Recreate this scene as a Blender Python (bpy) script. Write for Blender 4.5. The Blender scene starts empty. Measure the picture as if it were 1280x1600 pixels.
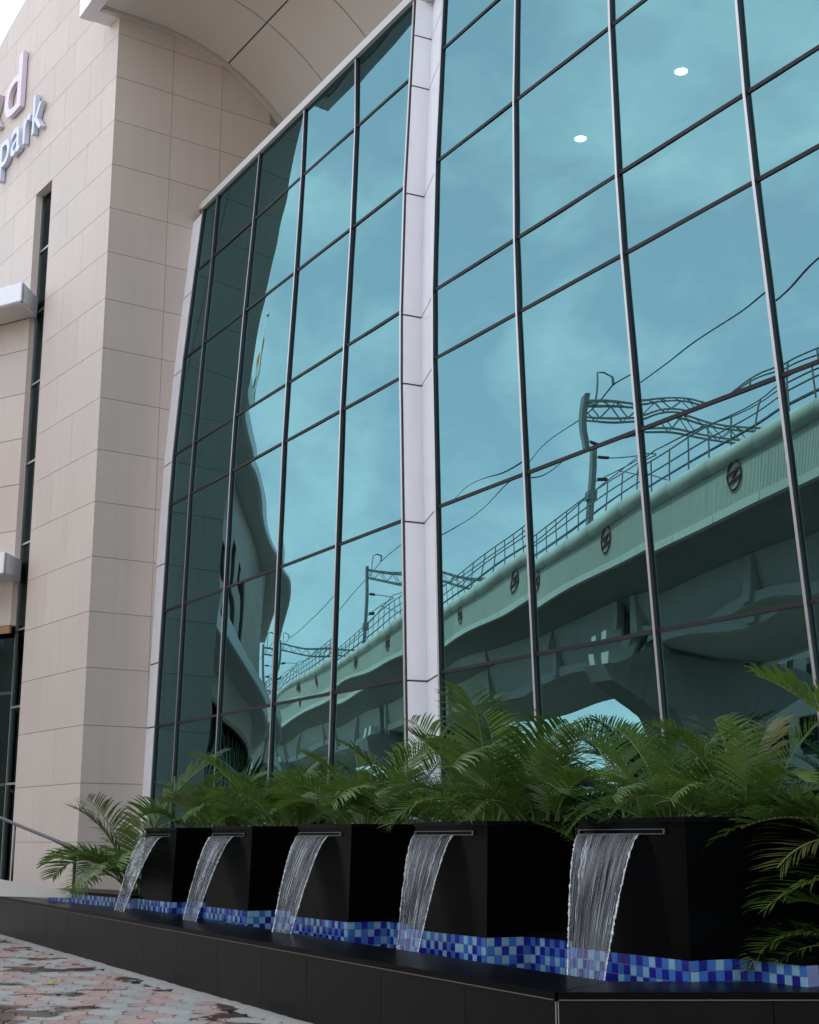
import bpy, bmesh, math, random
from mathutils import Vector, Matrix
rnd = random.Random(7)
scene = bpy.context.scene
COL = scene.collection
V = Vector
rad = math.radians

# ------------------------------------------------------------------ camera
cam = bpy.data.cameras.new('camera'); camo = bpy.data.objects.new('camera', cam); COL.objects.link(camo)
camo.location = (0, 0, 1.5); camo.rotation_euler = (rad(90 + 12.975), 0, 0)
cam.sensor_fit = 'VERTICAL'; cam.sensor_height = 36; cam.lens = 50; cam.clip_start = .05; cam.clip_end = 3000
scene.camera = camo

# ------------------------------------------------------------------ light
SUN_AZ, SUN_EL = 42, 57
world = bpy.data.worlds.new('World'); scene.world = world; world.use_nodes = True
nt = world.node_tree; nt.nodes.clear()
def wn(t, **k):
    n = nt.nodes.new(t)
    for a, b in k.items(): setattr(n, a, b)
    return n
sky = wn('ShaderNodeTexSky', sky_type='NISHITA', sun_disc=False, sun_elevation=rad(SUN_EL), sun_rotation=rad(SUN_AZ), air_density=1.0, dust_density=1.5, ozone_density=1.0)
tc = wn('ShaderNodeTexCoord'); sep = wn('ShaderNodeSeparateXYZ'); nt.links.new(tc.outputs['Generated'], sep.inputs[0])
den = wn('ShaderNodeMath', operation='ADD'); den.inputs[1].default_value = .35; nt.links.new(sep.outputs['Z'], den.inputs[0])
mx = wn('ShaderNodeMath', operation='MAXIMUM'); mx.inputs[1].default_value = .12; nt.links.new(den.outputs[0], mx.inputs[0])
dv = wn('ShaderNodeVectorMath', operation='DIVIDE'); cmb = wn('ShaderNodeCombineXYZ')
for i in range(3): nt.links.new(mx.outputs[0], cmb.inputs[i])
nt.links.new(tc.outputs['Generated'], dv.inputs[0]); nt.links.new(cmb.outputs[0], dv.inputs[1])
nz = wn('ShaderNodeTexNoise'); nz.inputs['Scale'].default_value = 4.2; nz.inputs['Detail'].default_value = 9; nz.inputs['Roughness'].default_value = .58; nz.inputs['Distortion'].default_value = .12
nt.links.new(dv.outputs[0], nz.inputs['Vector'])
cr = wn('ShaderNodeValToRGB'); cr.color_ramp.elements[0].position = .45; cr.color_ramp.elements[0].color = (.40, .40, .40, 1); cr.color_ramp.elements[1].position = .78; cr.color_ramp.elements[1].color = (.84, .84, .84, 1)
nt.links.new(nz.outputs['Fac'], cr.inputs[0])
mixw = wn('ShaderNodeMix', data_type='RGBA'); nt.links.new(cr.outputs[0], mixw.inputs[0])
nt.links.new(sky.outputs[0], mixw.inputs[6]); mixw.inputs[7].default_value = (7.9, 8.1, 8.2, 1)
bg = wn('ShaderNodeBackground'); bg.inputs['Strength'].default_value = .15
nt.links.new(mixw.outputs[2], bg.inputs[0]); out = wn('ShaderNodeOutputWorld'); nt.links.new(bg.outputs[0], out.inputs[0])
sl = bpy.data.lights.new('sun', 'SUN'); sl.energy = 3.0; sl.angle = rad(3); sl.color = (1, .95, .88)
so = bpy.data.objects.new('sun', sl); COL.objects.link(so); so.location = (-30, -10, 40)
sd = V((math.sin(rad(SUN_AZ))*math.cos(rad(SUN_EL)), math.cos(rad(SUN_AZ))*math.cos(rad(SUN_EL)), math.sin(rad(SUN_EL))))
so.rotation_euler = sd.to_track_quat('Z', 'Y').to_euler()
vs = scene.view_settings; vs.view_transform = 'Standard'; vs.look = 'None'; vs.gamma = 1; vs.exposure = 1.3
scene.render.engine = 'CYCLES'
scene.cycles.max_bounces = 10; scene.cycles.glossy_bounces = 6; scene.cycles.transparent_max_bounces = 24; scene.cycles.transmission_bounces = 8

# ------------------------------------------------------------------ materials
def mat(name, col, rough=.6, metal=0., spec=.5, var=0., vscale=3., bump=0., bscale=20., objvar=0., aniso_map=None, streak=0.):
    m = bpy.data.materials.new(name); m.use_nodes = True; t = m.node_tree; b = t.nodes['Principled BSDF']
    b.inputs['Base Color'].default_value = (*col, 1); b.inputs['Roughness'].default_value = rough; b.inputs['Metallic'].default_value = metal
    b.inputs['Specular IOR Level'].default_value = spec
    geo = t.nodes.new('ShaderNodeNewGeometry'); cur = None
    def mulby(sock_fac, lo, hi):
        nonlocal cur
        mr = t.nodes.new('ShaderNodeMapRange'); mr.inputs[3].default_value = lo; mr.inputs[4].default_value = hi; t.links.new(sock_fac, mr.inputs[0])
        mm = t.nodes.new('ShaderNodeMix'); mm.data_type = 'RGBA'; mm.blend_type = 'MULTIPLY'; mm.inputs[0].default_value = 1
        if cur is None: mm.inputs[6].default_value = (*col, 1)
        else: t.links.new(cur, mm.inputs[6])
        t.links.new(mr.outputs[0], mm.inputs[7]); cur = mm.outputs[2]
    if var:
        n = t.nodes.new('ShaderNodeTexNoise'); n.inputs['Scale'].default_value = vscale; n.inputs['Detail'].default_value = 6
        t.links.new(geo.outputs['Position'], n.inputs['Vector']); mulby(n.outputs['Fac'], 1-var, 1+var)
    if streak:
        mp = t.nodes.new('ShaderNodeMapping'); mp.inputs['Scale'].default_value = (5, 5, .22); t.links.new(geo.outputs['Position'], mp.inputs[0])
        n = t.nodes.new('ShaderNodeTexNoise'); n.inputs['Scale'].default_value = 1.6; n.inputs['Detail'].default_value = 5; t.links.new(mp.outputs[0], n.inputs['Vector'])
        mulby(n.outputs['Fac'], 1-streak, 1+streak)
    if objvar:
        oi = t.nodes.new('ShaderNodeObjectInfo'); mulby(oi.outputs['Random'], 1-objvar, 1+objvar)
    if cur is not None: t.links.new(cur, b.inputs['Base Color'])
    if bump:
        n = t.nodes.new('ShaderNodeTexNoise'); n.inputs['Scale'].default_value = bscale; n.inputs['Detail'].default_value = 8
        t.links.new(geo.outputs['Position'], n.inputs['Vector'])
        bp = t.nodes.new('ShaderNodeBump'); bp.inputs['Strength'].default_value = bump; bp.inputs['Distance'].default_value = .01
        t.links.new(n.outputs['Fac'], bp.inputs['Height']); t.links.new(bp.outputs[0], b.inputs['Normal'])
    return m
M = {}
M['beige'] = mat('beige_cladding', (.525, .44, .392), .55, var=.05, vscale=1.2, objvar=.038, streak=.07)
M['joint'] = mat('dark_joint', (.10, .085, .08), .9)
M['wall_joint'] = mat('beige_wall_joint', (.28, .245, .22), .9)
M['white'] = mat('white_aluminium_panel', (.76, .745, .785), .38, var=.04, objvar=.02, streak=.05)
M['soffit'] = mat('soffit_panel_paint', (.60, .55, .515), .55, var=.04, vscale=.6, objvar=.02)
M['trim'] = mat('pale_trim_paint', (.52, .48, .46), .5, var=.04)
M['cap'] = mat('aluminium_cap', (.42, .40, .40), .34, metal=1., var=.06)
M['frame'] = mat('dark_mullion_gasket', (.035, .032, .036), .4, var=.2)
M['transom'] = mat('dark_transom', (.018, .015, .017), .6, spec=.25, var=.15)
M['granite'] = mat('polished_black_granite', (.003, .003, .0035), .3, spec=.035, var=.35, vscale=60, objvar=.15)
M['planter'] = mat('honed_black_granite', (.0016, .0016, .002), .22, spec=.022, var=.3, vscale=60)
M['granite_wall'] = mat('black_granite_wall', (.006, .0052, .005), .32, spec=.09, var=.3, vscale=8, objvar=.12, streak=.25)
M['grout'] = mat('pale_grout', (.20, .195, .19), .9)
M['soil'] = mat('dark_soil', (.03, .022, .015), .95, bump=.6, bscale=30)
M['steel'] = mat('stainless_steel', (.45, .44, .43), .25, metal=1.)
M['darksteel'] = mat('tarnished_steel_rail', (.12, .12, .125), .3, metal=1.)
M['concrete'] = mat('viaduct_concrete', (.44, .42, .375), .75, var=.12, vscale=.8, streak=.14)
M['concrete_shaded'] = mat('shade_toned_concrete', (.25, .24, .215), .85, var=.22, vscale=.5, streak=.25)  # darker copy for deck and piers: shade under the viaduct put into the colour
M['concrete_panel'] = mat('viaduct_panel_concrete', (.53, .515, .44), .75, var=.08, vscale=1.2, streak=.12, objvar=.05)
M['emblem'] = mat('emblem_dark_red', (.10, .018, .015), .5)
M['rail'] = mat('painted_rail_steel', (.16, .17, .17), .5)
M['mast'] = mat('galvanised_mast_steel', (.20, .20, .19), .5, var=.1)
M['wire'] = mat('wire_dark', (.03, .03, .03), .5)
M['insul'] = mat('insulator_brown', (.06, .03, .025), .35)
M['asphalt'] = mat('asphalt', (.07, .068, .065), .85, var=.2, vscale=2)
M['plaza'] = mat('plaza_stone', (.46, .43, .40), .7, var=.1, vscale=2)
M['ground'] = mat('earth_ground', (.26, .24, .215), .95, var=.2, vscale=.3)
M['mortar'] = mat('rough_mortar', (.28, .27, .255), .95, var=.25, vscale=9, bump=.8, bscale=40)
M['bedding'] = mat('dark_paver_joint', (.035, .03, .027), .95)
M['tile_navy'] = mat('tile_deep_blue', (.014, .014, .22), .14, objvar=.15)
M['tile_mid'] = mat('tile_mid_blue', (.04, .13, .42), .14, objvar=.12)
M['tile_pale'] = mat('tile_pale_blue', (.19, .36, .50), .14, objvar=.08)
M['tile_grout'] = mat('tile_grout', (.15, .19, .36), .8)
M['lilac'] = mat('letter_face_lilac', (.60, .50, .58), .3)
M['bluewhite'] = mat('letter_face_pale_blue', (.52, .55, .66), .3)
M['letter_side'] = mat('letter_return_metal', (.34, .31, .30), .35, metal=.6)
M['interior'] = mat('interior_dark', (.03, .035, .035), .9)
M['wood'] = mat('wood_trim', (.30, .16, .07), .5, var=.2, vscale=12)
M['saffron'] = mat('flag_saffron', (.75, .25, .03), .8); M['flagwhite'] = mat('flag_white', (.7, .7, .68), .8); M['flaggreen'] = mat('flag_green', (.02, .22, .05), .8)
M['bark'] = mat('bark', (.10, .075, .05), .9, var=.3, vscale=6)
M['stalk'] = mat('palm_stalk', (.13, .17, .045), .5, objvar=.2)

def mirror_glass(name, tint, trans, tfac, rough=.0):
    m = bpy.data.materials.new(name); m.use_nodes = True; t = m.node_tree; t.nodes.clear()
    g = t.nodes.new('ShaderNodeBsdfGlossy'); g.inputs['Color'].default_value = (*tint, 1); g.inputs['Roughness'].default_value = rough
    tr = t.nodes.new('ShaderNodeBsdfTransparent'); tr.inputs['Color'].default_value = (*trans, 1)
    mx = t.nodes.new('ShaderNodeMixShader'); mx.inputs[0].default_value = tfac
    t.links.new(g.outputs[0], mx.inputs[1]); t.links.new(tr.outputs[0], mx.inputs[2])
    o = t.nodes.new('ShaderNodeOutputMaterial'); t.links.new(mx.outputs[0], o.inputs[0]); return m
M['mirror'] = mirror_glass('reflective_teal_glass', (.124, .248, .266), (.5, .8, .8), .10)
M['darkglass'] = mirror_glass('dark_window_glass', (.10, .135, .135), (.4, .5, .48), .35)

def emis(name, col, st):
    m = bpy.data.materials.new(name); m.use_nodes = True; b = m.node_tree.nodes['Principled BSDF']
    b.inputs['Emission Color'].default_value = (*col, 1); b.inputs['Emission Strength'].default_value = st; return m
M['lamp'] = emis('downlight_glow', (1, .97, .9), 12)

def leaf_mat(name, c1, c2):
    m = bpy.data.materials.new(name); m.use_nodes = True; t = m.node_tree; b = t.nodes['Principled BSDF']; o = t.nodes['Material Output']
    oi = t.nodes.new('ShaderNodeObjectInfo'); geo = t.nodes.new('ShaderNodeNewGeometry')
    n = t.nodes.new('ShaderNodeTexNoise'); n.inputs['Scale'].default_value = 9; t.links.new(geo.outputs['Position'], n.inputs['Vector'])
    ad = t.nodes.new('ShaderNodeMath'); ad.operation = 'MULTIPLY_ADD'; ad.inputs[1].default_value = .5; t.links.new(n.outputs['Fac'], ad.inputs[0])
    hl = t.nodes.new('ShaderNodeMath'); hl.operation = 'MULTIPLY'; hl.inputs[1].default_value = .55; t.links.new(oi.outputs['Random'], hl.inputs[0]); t.links.new(hl.outputs[0], ad.inputs[2])
    mx = t.nodes.new('ShaderNodeMix'); mx.data_type = 'RGBA'; mx.inputs[6].default_value = (*c1, 1); mx.inputs[7].default_value = (*c2, 1); t.links.new(ad.outputs[0], mx.inputs[0])
    t.links.new(mx.outputs[2], b.inputs['Base Color']); b.inputs['Roughness'].default_value = .38; b.inputs['Specular IOR Level'].default_value = .45
    tl = t.nodes.new('ShaderNodeBsdfTranslucent'); t.links.new(mx.outputs[2], tl.inputs['Color'])
    ms = t.nodes.new('ShaderNodeMixShader'); ms.inputs[0].default_value = .36; t.links.new(b.outputs[0], ms.inputs[1]); t.links.new(tl.outputs[0], ms.inputs[2]); t.links.new(ms.outputs[0], o.inputs[0])
    return m
M['palm'] = leaf_mat('palm_leaf', (.028, .068, .013), (.14, .235, .04))
M['palm_dry'] = leaf_mat('palm_leaf_dry', (.07, .10, .025), (.16, .15, .05))
M['tree_leaf'] = leaf_mat('tree_leaf', (.03, .06, .015), (.07, .12, .03))

def paver_mat(name, col, wetcol):
    m = mat(name, col, .8, objvar=.10)
    t = m.node_tree; b = t.nodes['Principled BSDF']; geo = t.nodes.new('ShaderNodeNewGeometry')
    src = b.inputs['Base Color'].links[0].from_socket
    sp = t.nodes.new('ShaderNodeTexNoise'); sp.inputs['Scale'].default_value = 45; sp.inputs['Detail'].default_value = 4; t.links.new(geo.outputs['Position'], sp.inputs['Vector'])
    mr = t.nodes.new('ShaderNodeMapRange'); mr.inputs[3].default_value = .72; mr.inputs[4].default_value = 1.2; t.links.new(sp.outputs['Fac'], mr.inputs[0])
    m1 = t.nodes.new('ShaderNodeMix'); m1.data_type = 'RGBA'; m1.blend_type = 'MULTIPLY'; m1.inputs[0].default_value = 1; t.links.new(src, m1.inputs[6]); t.links.new(mr.outputs[0], m1.inputs[7])
    n = t.nodes.new('ShaderNodeTexNoise'); n.inputs['Scale'].default_value = 1.0; n.inputs['Detail'].default_value = 5; n.inputs['Roughness'].default_value = .55; t.links.new(geo.outputs['Position'], n.inputs['Vector'])
    r = t.nodes.new('ShaderNodeValToRGB'); r.color_ramp.elements[0].position = .545; r.color_ramp.elements[1].position = .575; t.links.new(n.outputs['Fac'], r.inputs[0])
    m2 = t.nodes.new('ShaderNodeMix'); m2.data_type = 'RGBA'; t.links.new(r.outputs[0], m2.inputs[0]); t.links.new(m1.outputs[2], m2.inputs[6]); m2.inputs[7].default_value = (*wetcol, 1)
    t.links.new(m2.outputs[2], b.inputs['Base Color'])
    rr = t.nodes.new('ShaderNodeMapRange'); rr.inputs[3].default_value = .8; rr.inputs[4].default_value = .28; t.links.new(r.outputs[0], rr.inputs[0]); t.links.new(rr.outputs[0], b.inputs['Roughness'])
    return m
M['paver_pink'] = paver_mat('paver_pink', (.365, .252, .228), (.06, .034, .026))
M['paver_grey'] = paver_mat('paver_grey', (.33, .33, .315), (.052, .043, .037))

def water_sheet_mat():
    m = bpy.data.materials.new('falling_water'); m.use_nodes = True; t = m.node_tree; t.nodes.clear()
    uv = t.nodes.new('ShaderNodeUVMap'); oi = t.nodes.new('ShaderNodeObjectInfo')
    ad = t.nodes.new('ShaderNodeVectorMath'); ad.operation = 'ADD'; t.links.new(uv.outputs[0], ad.inputs[0]); t.links.new(oi.outputs['Location'], ad.inputs[1])
    def streak(sx, sy, det):
        mp = t.nodes.new('ShaderNodeMapping'); mp.inputs['Scale'].default_value = (sx, sy, 1); t.links.new(ad.outputs[0], mp.inputs[0])
        n = t.nodes.new('ShaderNodeTexNoise'); n.inputs['Scale'].default_value = 1; n.inputs['Detail'].default_value = det; n.inputs['Distortion'].default_value = .12; t.links.new(mp.outputs[0], n.inputs['Vector']); return n
    n1 = streak(150, 3.0, .6); n2 = streak(34, 1.1, .5)
    bp = t.nodes.new('ShaderNodeBump'); bp.inputs['Strength'].default_value = 1; bp.inputs['Distance'].default_value = .018; t.links.new(n2.outputs['Fac'], bp.inputs['Height'])
    bp2 = t.nodes.new('ShaderNodeBump'); bp2.inputs['Strength'].default_value = .8; bp2.inputs['Distance'].default_value = .008; t.links.new(n1.outputs['Fac'], bp2.inputs['Height']); t.links.new(bp.outputs[0], bp2.inputs['Normal'])
    gl = t.nodes.new('ShaderNodeBsdfGlossy'); gl.inputs['Roughness'].default_value = .12; gl.inputs['Color'].default_value = (.9, .92, 1, 1); t.links.new(bp2.outputs[0], gl.inputs['Normal'])
    tr = t.nodes.new('ShaderNodeBsdfTransparent'); tr.inputs['Color'].default_value = (.93, .95, .98, 1)
    df = t.nodes.new('ShaderNodeBsdfDiffuse'); df.inputs['Color'].default_value = (.72, .75, .80, 1); t.links.new(bp2.outputs[0], df.inputs['Normal'])
    fr = t.nodes.new('ShaderNodeFresnel'); fr.inputs['IOR'].default_value = 1.45; t.links.new(bp2.outputs[0], fr.inputs['Normal'])
    fa = t.nodes.new('ShaderNodeMath'); fa.operation = 'MULTIPLY_ADD'; fa.inputs[1].default_value = .7; fa.inputs[2].default_value = .02; t.links.new(fr.outputs[0], fa.inputs[0])
    m1 = t.nodes.new('ShaderNodeMixShader'); t.links.new(fa.outputs[0], m1.inputs[0]); t.links.new(tr.outputs[0], m1.inputs[1]); t.links.new(gl.outputs[0], m1.inputs[2])
    r = t.nodes.new('ShaderNodeValToRGB'); r.color_ramp.elements[0].position = .50; r.color_ramp.elements[0].color = (.004, .004, .004, 1); r.color_ramp.elements[1].position = .76; r.color_ramp.elements[1].color = (.45, .45, .45, 1); t.links.new(n1.outputs['Fac'], r.inputs[0])
    m2 = t.nodes.new('ShaderNodeMixShader'); t.links.new(r.outputs[0], m2.inputs[0]); t.links.new(m1.outputs[0], m2.inputs[1]); t.links.new(df.outputs[0], m2.inputs[2])
    o = t.nodes.new('ShaderNodeOutputMaterial'); t.links.new(m2.outputs[0], o.inputs[0]); return m
M['sheet'] = water_sheet_mat()
def water_bead_mat():
    m = bpy.data.materials.new('water_edge'); m.use_nodes = True; t = m.node_tree; t.nodes.clear()
    gl = t.nodes.new('ShaderNodeBsdfGlossy'); gl.inputs['Roughness'].default_value = .1
    df = t.nodes.new('ShaderNodeBsdfDiffuse'); df.inputs['Color'].default_value = (.75, .77, .8, 1)
    tr = t.nodes.new('ShaderNodeBsdfTransparent')
    a = t.nodes.new('ShaderNodeMixShader'); a.inputs[0].default_value = .5; t.links.new(gl.outputs[0], a.inputs[1]); t.links.new(df.outputs[0], a.inputs[2])
    b = t.nodes.new('ShaderNodeMixShader'); b.inputs[0].default_value = .35; t.links.new(a.outputs[0], b.inputs[1]); t.links.new(tr.outputs[0], b.inputs[2])
    o = t.nodes.new('ShaderNodeOutputMaterial'); t.links.new(b.outputs[0], o.inputs[0]); return m
M['bead'] = water_bead_mat()
M['pool'] = mat('pool_water', (.004, .007, .012), .06, spec=.6, bump=.25, bscale=14)

# ------------------------------------------------------------------ mesh helpers
class MB:
    def __init__(s): s.v = []; s.f = []; s.mi = []; s.uv = None
    def add(s, vs, fs, mi=0):
        o = len(s.v); s.v += [tuple(p) for p in vs]; s.f += [tuple(i+o for i in f) for f in fs]; s.mi += [mi]*len(fs); return s
    def box(s, o, a, b, c, mi=0):
        """corner o, edge vectors a, b, c"""
        o, a, b, c = V(o), V(a), V(b), V(c)
        vs = [o, o+a, o+a+b, o+b, o+c, o+a+c, o+a+b+c, o+b+c]
        fs = [(0, 3, 2, 1), (4, 5, 6, 7), (0, 1, 5, 4), (1, 2, 6, 5), (2, 3, 7, 6), (3, 0, 4, 7)]
        if a.cross(b).dot(c) < 0: fs = [tuple(reversed(f)) for f in fs]
        return s.add(vs, fs, mi)
    def prism(s, pts, d, mi=0):
        n = len(pts); d = V(d); p = [V(q) for q in pts]
        nv = sum(((p[i]-p[0]).cross(p[(i+1) % n]-p[0]) for i in range(n)), V())
        vs = p + [q+d for q in p]
        fs = [tuple(range(n-1, -1, -1)), tuple(range(n, 2*n))] + [(i, (i+1) % n, (i+1) % n+n, i+n) for i in range(n)]
        if nv.dot(d) < 0: fs = [tuple(reversed(f)) for f in fs]
        return s.add(vs, fs, mi)
    def tube(s, pts, r, n=8, mi=0, closed=False):
        pts = [V(p) for p in pts]; k = len(pts); rings = []; o = len(s.v); up = None
        for i, p in enumerate(pts):
            if closed: t = pts[(i+1) % k]-pts[i-1]
            else: t = pts[min(i+1, k-1)]-pts[max(i-1, 0)]
            t.normalize()
            if up is None:
                up = V((0, 0, 1)) if abs(t.z) < .9 else V((1, 0, 0))
            x = t.cross(up).normalized(); up = x.cross(t).normalized()
            rr = r[i] if isinstance(r, (list, tuple)) else r
            for j in range(n):
                a = 2*math.pi*j/n; s.v.append(tuple(p+(x*math.cos(a)+up*math.sin(a))*rr))
        m = k if closed else k-1; c = 0
        for i in range(m):
            for j in range(n):
                a = o+i*n+j; b = o+i*n+(j+1) % n; i2 = (i+1) % k
                s.f.append((a, b, o+i2*n+(j+1) % n, o+i2*n+j)); s.mi.append(mi)
        if not closed:
            s.f.append(tuple(o+j for j in reversed(range(n)))); s.f.append(tuple(o+(k-1)*n+j for j in range(n))); s.mi += [mi, mi]
        return s
    def bar(s, a, b, w, h, mi=0, up=(0, 0, 1)):
        a, b = V(a), V(b); t = (b-a).normalized(); u = V(up)
        if abs(t.dot(u)) > .95: u = V((1, 0, 0))
        x = t.cross(u).normalized(); y = x.cross(t).normalized()
        return s.box(a-x*w/2-y*h/2, x*w, y*h, b-a, mi)
    def mesh(s, name, mats, smooth=False):
        me = bpy.data.meshes.new(name); me.from_pydata(s.v, [], s.f)
        for m in (mats if isinstance(mats, list) else [mats]): me.materials.append(m)
        if any(s.mi): me.polygons.foreach_set('material_index', s.mi)
        if smooth: me.polygons.foreach_set('use_smooth', [True]*len(me.polygons))
        if s.uv:
            l = me.uv_layers.new(name='UVMap')
            for lp in me.loops: l.data[lp.index].uv = s.uv[lp.vertex_index]
        me.update(); return me
    def build(s, name, mats, parent=None, smooth=False):
        return obj(name, s.mesh(name, mats, smooth), parent)
def obj(name, data, parent=None):
    o = bpy.data.objects.new(name, data); COL.objects.link(o)
    if parent is not None:
        o.parent = parent
        if parent.type == 'EMPTY' and parent.get('world_space'):
            o.matrix_parent_inverse = Matrix.Translation(-parent.location)
    return o
def tag(o, label=None, cat=None, group=None, kind=None):
    if label: o['label'] = label
    if cat: o['category'] = cat
    if group: o['group'] = group
    if kind: o['kind'] = kind
    return o
def thing(name, label, cat, loc, group=None, rz=0, ws=True):
    o = bpy.data.objects.new(name, None); COL.objects.link(o); o.location = loc; o.rotation_euler = (0, 0, rz); o.empty_display_size = .3
    if ws: o['world_space'] = 1
    return tag(o, label, cat, group)
def az(a): return V((math.sin(rad(a)), math.cos(rad(a)), 0))
Z = V((0, 0, 1))

# ------------------------------------------------------------------ ground, plaza, road
b = MB(); b.add([(-900, -900, -.06), (900, -900, -.06), (900, 900, -.06), (-900, 900, -.06)], [(0, 1, 2, 3)])
tag(b.build('ground', M['ground']), kind='structure')
VA = V((-24.44, 20.78, 0)); VD = az(-43.8); VN = az(46.2)          # viaduct front edge line; VN points towards the building
b = MB(); A = VA - VN*2.5; B = VA - VN*16
b.add([A-VD*150-Z*.03, A+VD*260-Z*.03, B+VD*260-Z*.03, B-VD*150-Z*.03], [(3, 2, 1, 0)])
tag(b.build('road', M['asphalt']), kind='structure')

# pool geometry
RD = az(-26.8); RN = az(-116.8)                                     # rim direction (away, left), outward normal
RC = V((.893, 9.057, 0))                                            # rim corner
RIM_L = 17.2
PD = az(151.5); PN = az(-118.5)                                     # planter row direction (towards camera, right), outward normal
P0 = V((-3.64, 19.76, 0)); PSTEP = 2.53; PW = 1.34; REC = .42
FD = az(150); FM = az(60)                                           # facade direction (towards camera, right) and inward direction
S0 = V((0, 16.5, 0)).dot(FD)

b = MB()                                                            # raised plaza round the building
pl = [RC+RD*17.4-RN*.05, RC+RD*(17.4)+az(-62)*1.5, V((-30, 40, 0)), V((-20, 60, 0)), V((30, 40, 0)), V((14, 2, 0)), V((7, 9.3, 0)), V((2.7, 9.75, 0)), V((2.17, 10.2, 0)), V((-3.4, 20.35, 0)), V((-5.35, 22.7, 0))]
b.prism([p+Z*.0 for p in pl], Z*.66)
tag(b.build('plaza', M['plaza']), kind='structure')

# ------------------------------------------------------------------ pavers
def wave(t): return .028*math.sin(2*math.pi*t) + .012*math.sin(4*math.pi*t+.6)
BW, BD = .31, .31
pv_o = V((-3.2, 12.2, 0)); pvx = az(84); pvy = az(-6)
def paver_mesh(i):
    r2 = random.Random(i); k = 7; g = .0075; pts = []
    for j in range(k): t = j/(k-1); pts.append((g+(BW-2*g)*t, wave(t)+g))
    for j in range(1, k): t = j/(k-1); pts.append((BW-g+wave(t+.25)*.7, g+(BD-2*g)*t+wave(1)))
    for j in range(1, k): t = 1-j/(k-1); pts.append((g+(BW-2*g)*t, BD-g+wave(t)))
    for j in range(1, k-1): t = 1-j/(k-1); pts.append((g+wave(t+.25)*.7, g+(BD-2*g)*t+wave(0)))
    n = len(pts); cx = sum(p[0] for p in pts)/n; cy = sum(p[1] for p in pts)/n
    z = [.0, .0]
    top = [(cx+(p[0]-cx)*.955, cy+(p[1]-cy)*.965, 0.0) for p in pts]; mid = [(p[0], p[1], -.010) for p in pts]; bot = [(p[0], p[1], -.035) for p in pts]
    vs = top+mid+bot
    fs = [tuple(range(n))]+[(i+n, (i+1) % n+n, (i+1) % n, i) for i in range(n)]+[(i+2*n, (i+1) % n+2*n, (i+1) % n+n, i+n) for i in range(n)]
    return vs, fs
pvs, pfs = paver_mesh(1)
def wall_side(p): return (p-RC).dot(RN)
cells = []
for r in range(-28, 50):
    for c in range(-32, 34):
        o = pv_o + pvx*(c*BW + (r % 2)*BW*.5) + pvy*(r*BD)
        cen = o + pvx*BW/2 + pvy*BD/2
        if wall_side(cen) < .14 or wall_side(cen) > 5.2 or (cen-RC).dot(RD) > 22: continue
        if cen.y < 3.5: continue
        z = .0 + rnd.uniform(-.006, .004)
        # visibility score
        px = 640+2222*cen.x/max(cen.y, .1); vis = (-60 < px < 700) and cen.y > 12.0
        cells.append((vis, cen.y, o, z, (r+c) % 2 if rnd.random() > .07 else rnd.randrange(2)))
cells.sort(key=lambda q: (not q[0], q[1]))
pav = MB(); pav.add([RC+RN*.02-RD*2-Z*.03, RC+RN*5.6-RD*2-Z*.03, RC+RN*5.6+RD*23-Z*.03, RC+RN*.02+RD*23-Z*.03], [(3, 2, 1, 0)])
pavement = tag(pav.build('pavement', M['bedding']), kind='structure')
pm = {}
for k, nm in ((0, 'paver_grey'), (1, 'paver_pink')):
    bb = MB(); bb.add(pvs, pfs); pm[k] = bb.mesh('paver', M[nm])
rest = MB()
for i, (vis, y, o, z, c) in enumerate(cells):
    R3 = Matrix.Rotation(math.atan2(pvx.y, pvx.x)+rnd.uniform(-.006, .006), 4, 'Z')
    tilt = Matrix.Rotation(rnd.uniform(-.006, .006), 4, 'X')
    if i < 300:
        q = obj('paver', pm[c], pavement); q.matrix_local = Matrix.Translation(o+Z*z) @ R3 @ tilt
    else:
        mt = Matrix.Translation(o+Z*z) @ R3
        rest.add([mt @ V(p) for p in pvs], pfs, c)
q = rest.build('paver_field', [M['paver_grey'], M['paver_pink']], pavement); q['kind'] = 'stuff'
# mortar strip at the wall foot
b = MB(); n = 160; vs = []; fs = []
for i in range(n+1):
    t = -1.5+i*(20/n); w = .17+rnd.uniform(-.012, .02); h = .010+rnd.uniform(-.003, .005)
    p = RC+RD*t
    vs += [p+RN*.002+Z*(h+.006), p+RN*w*.6+Z*h, p+RN*w-Z*.02]
for i in range(n):
    a = 3*i; fs += [(a, a+1, a+4, a+3), (a+1, a+2, a+5, a+4)]
b.add(vs, fs); q = b.build('mortar_strip', M['mortar'], pavement, smooth=True)
b = MB(); b.add([(0, 0, .002), (.04, .02, .012), (.09, .01, .006), (.05, -.03, .003), (.045, .0, .016)], [(0, 3, 4), (3, 2, 4), (2, 1, 4), (1, 0, 4)])
fl = b.build('fallen_leaf', mat('leaf_yellow_green', (.25, .30, .03), .6)); fl.location = (-3.88, 15.9, .004); fl.scale = (1.6, 1.6, 2.0); tag(fl, 'small yellow green leaf fallen on the pink and grey pavers', 'leaf')

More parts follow.
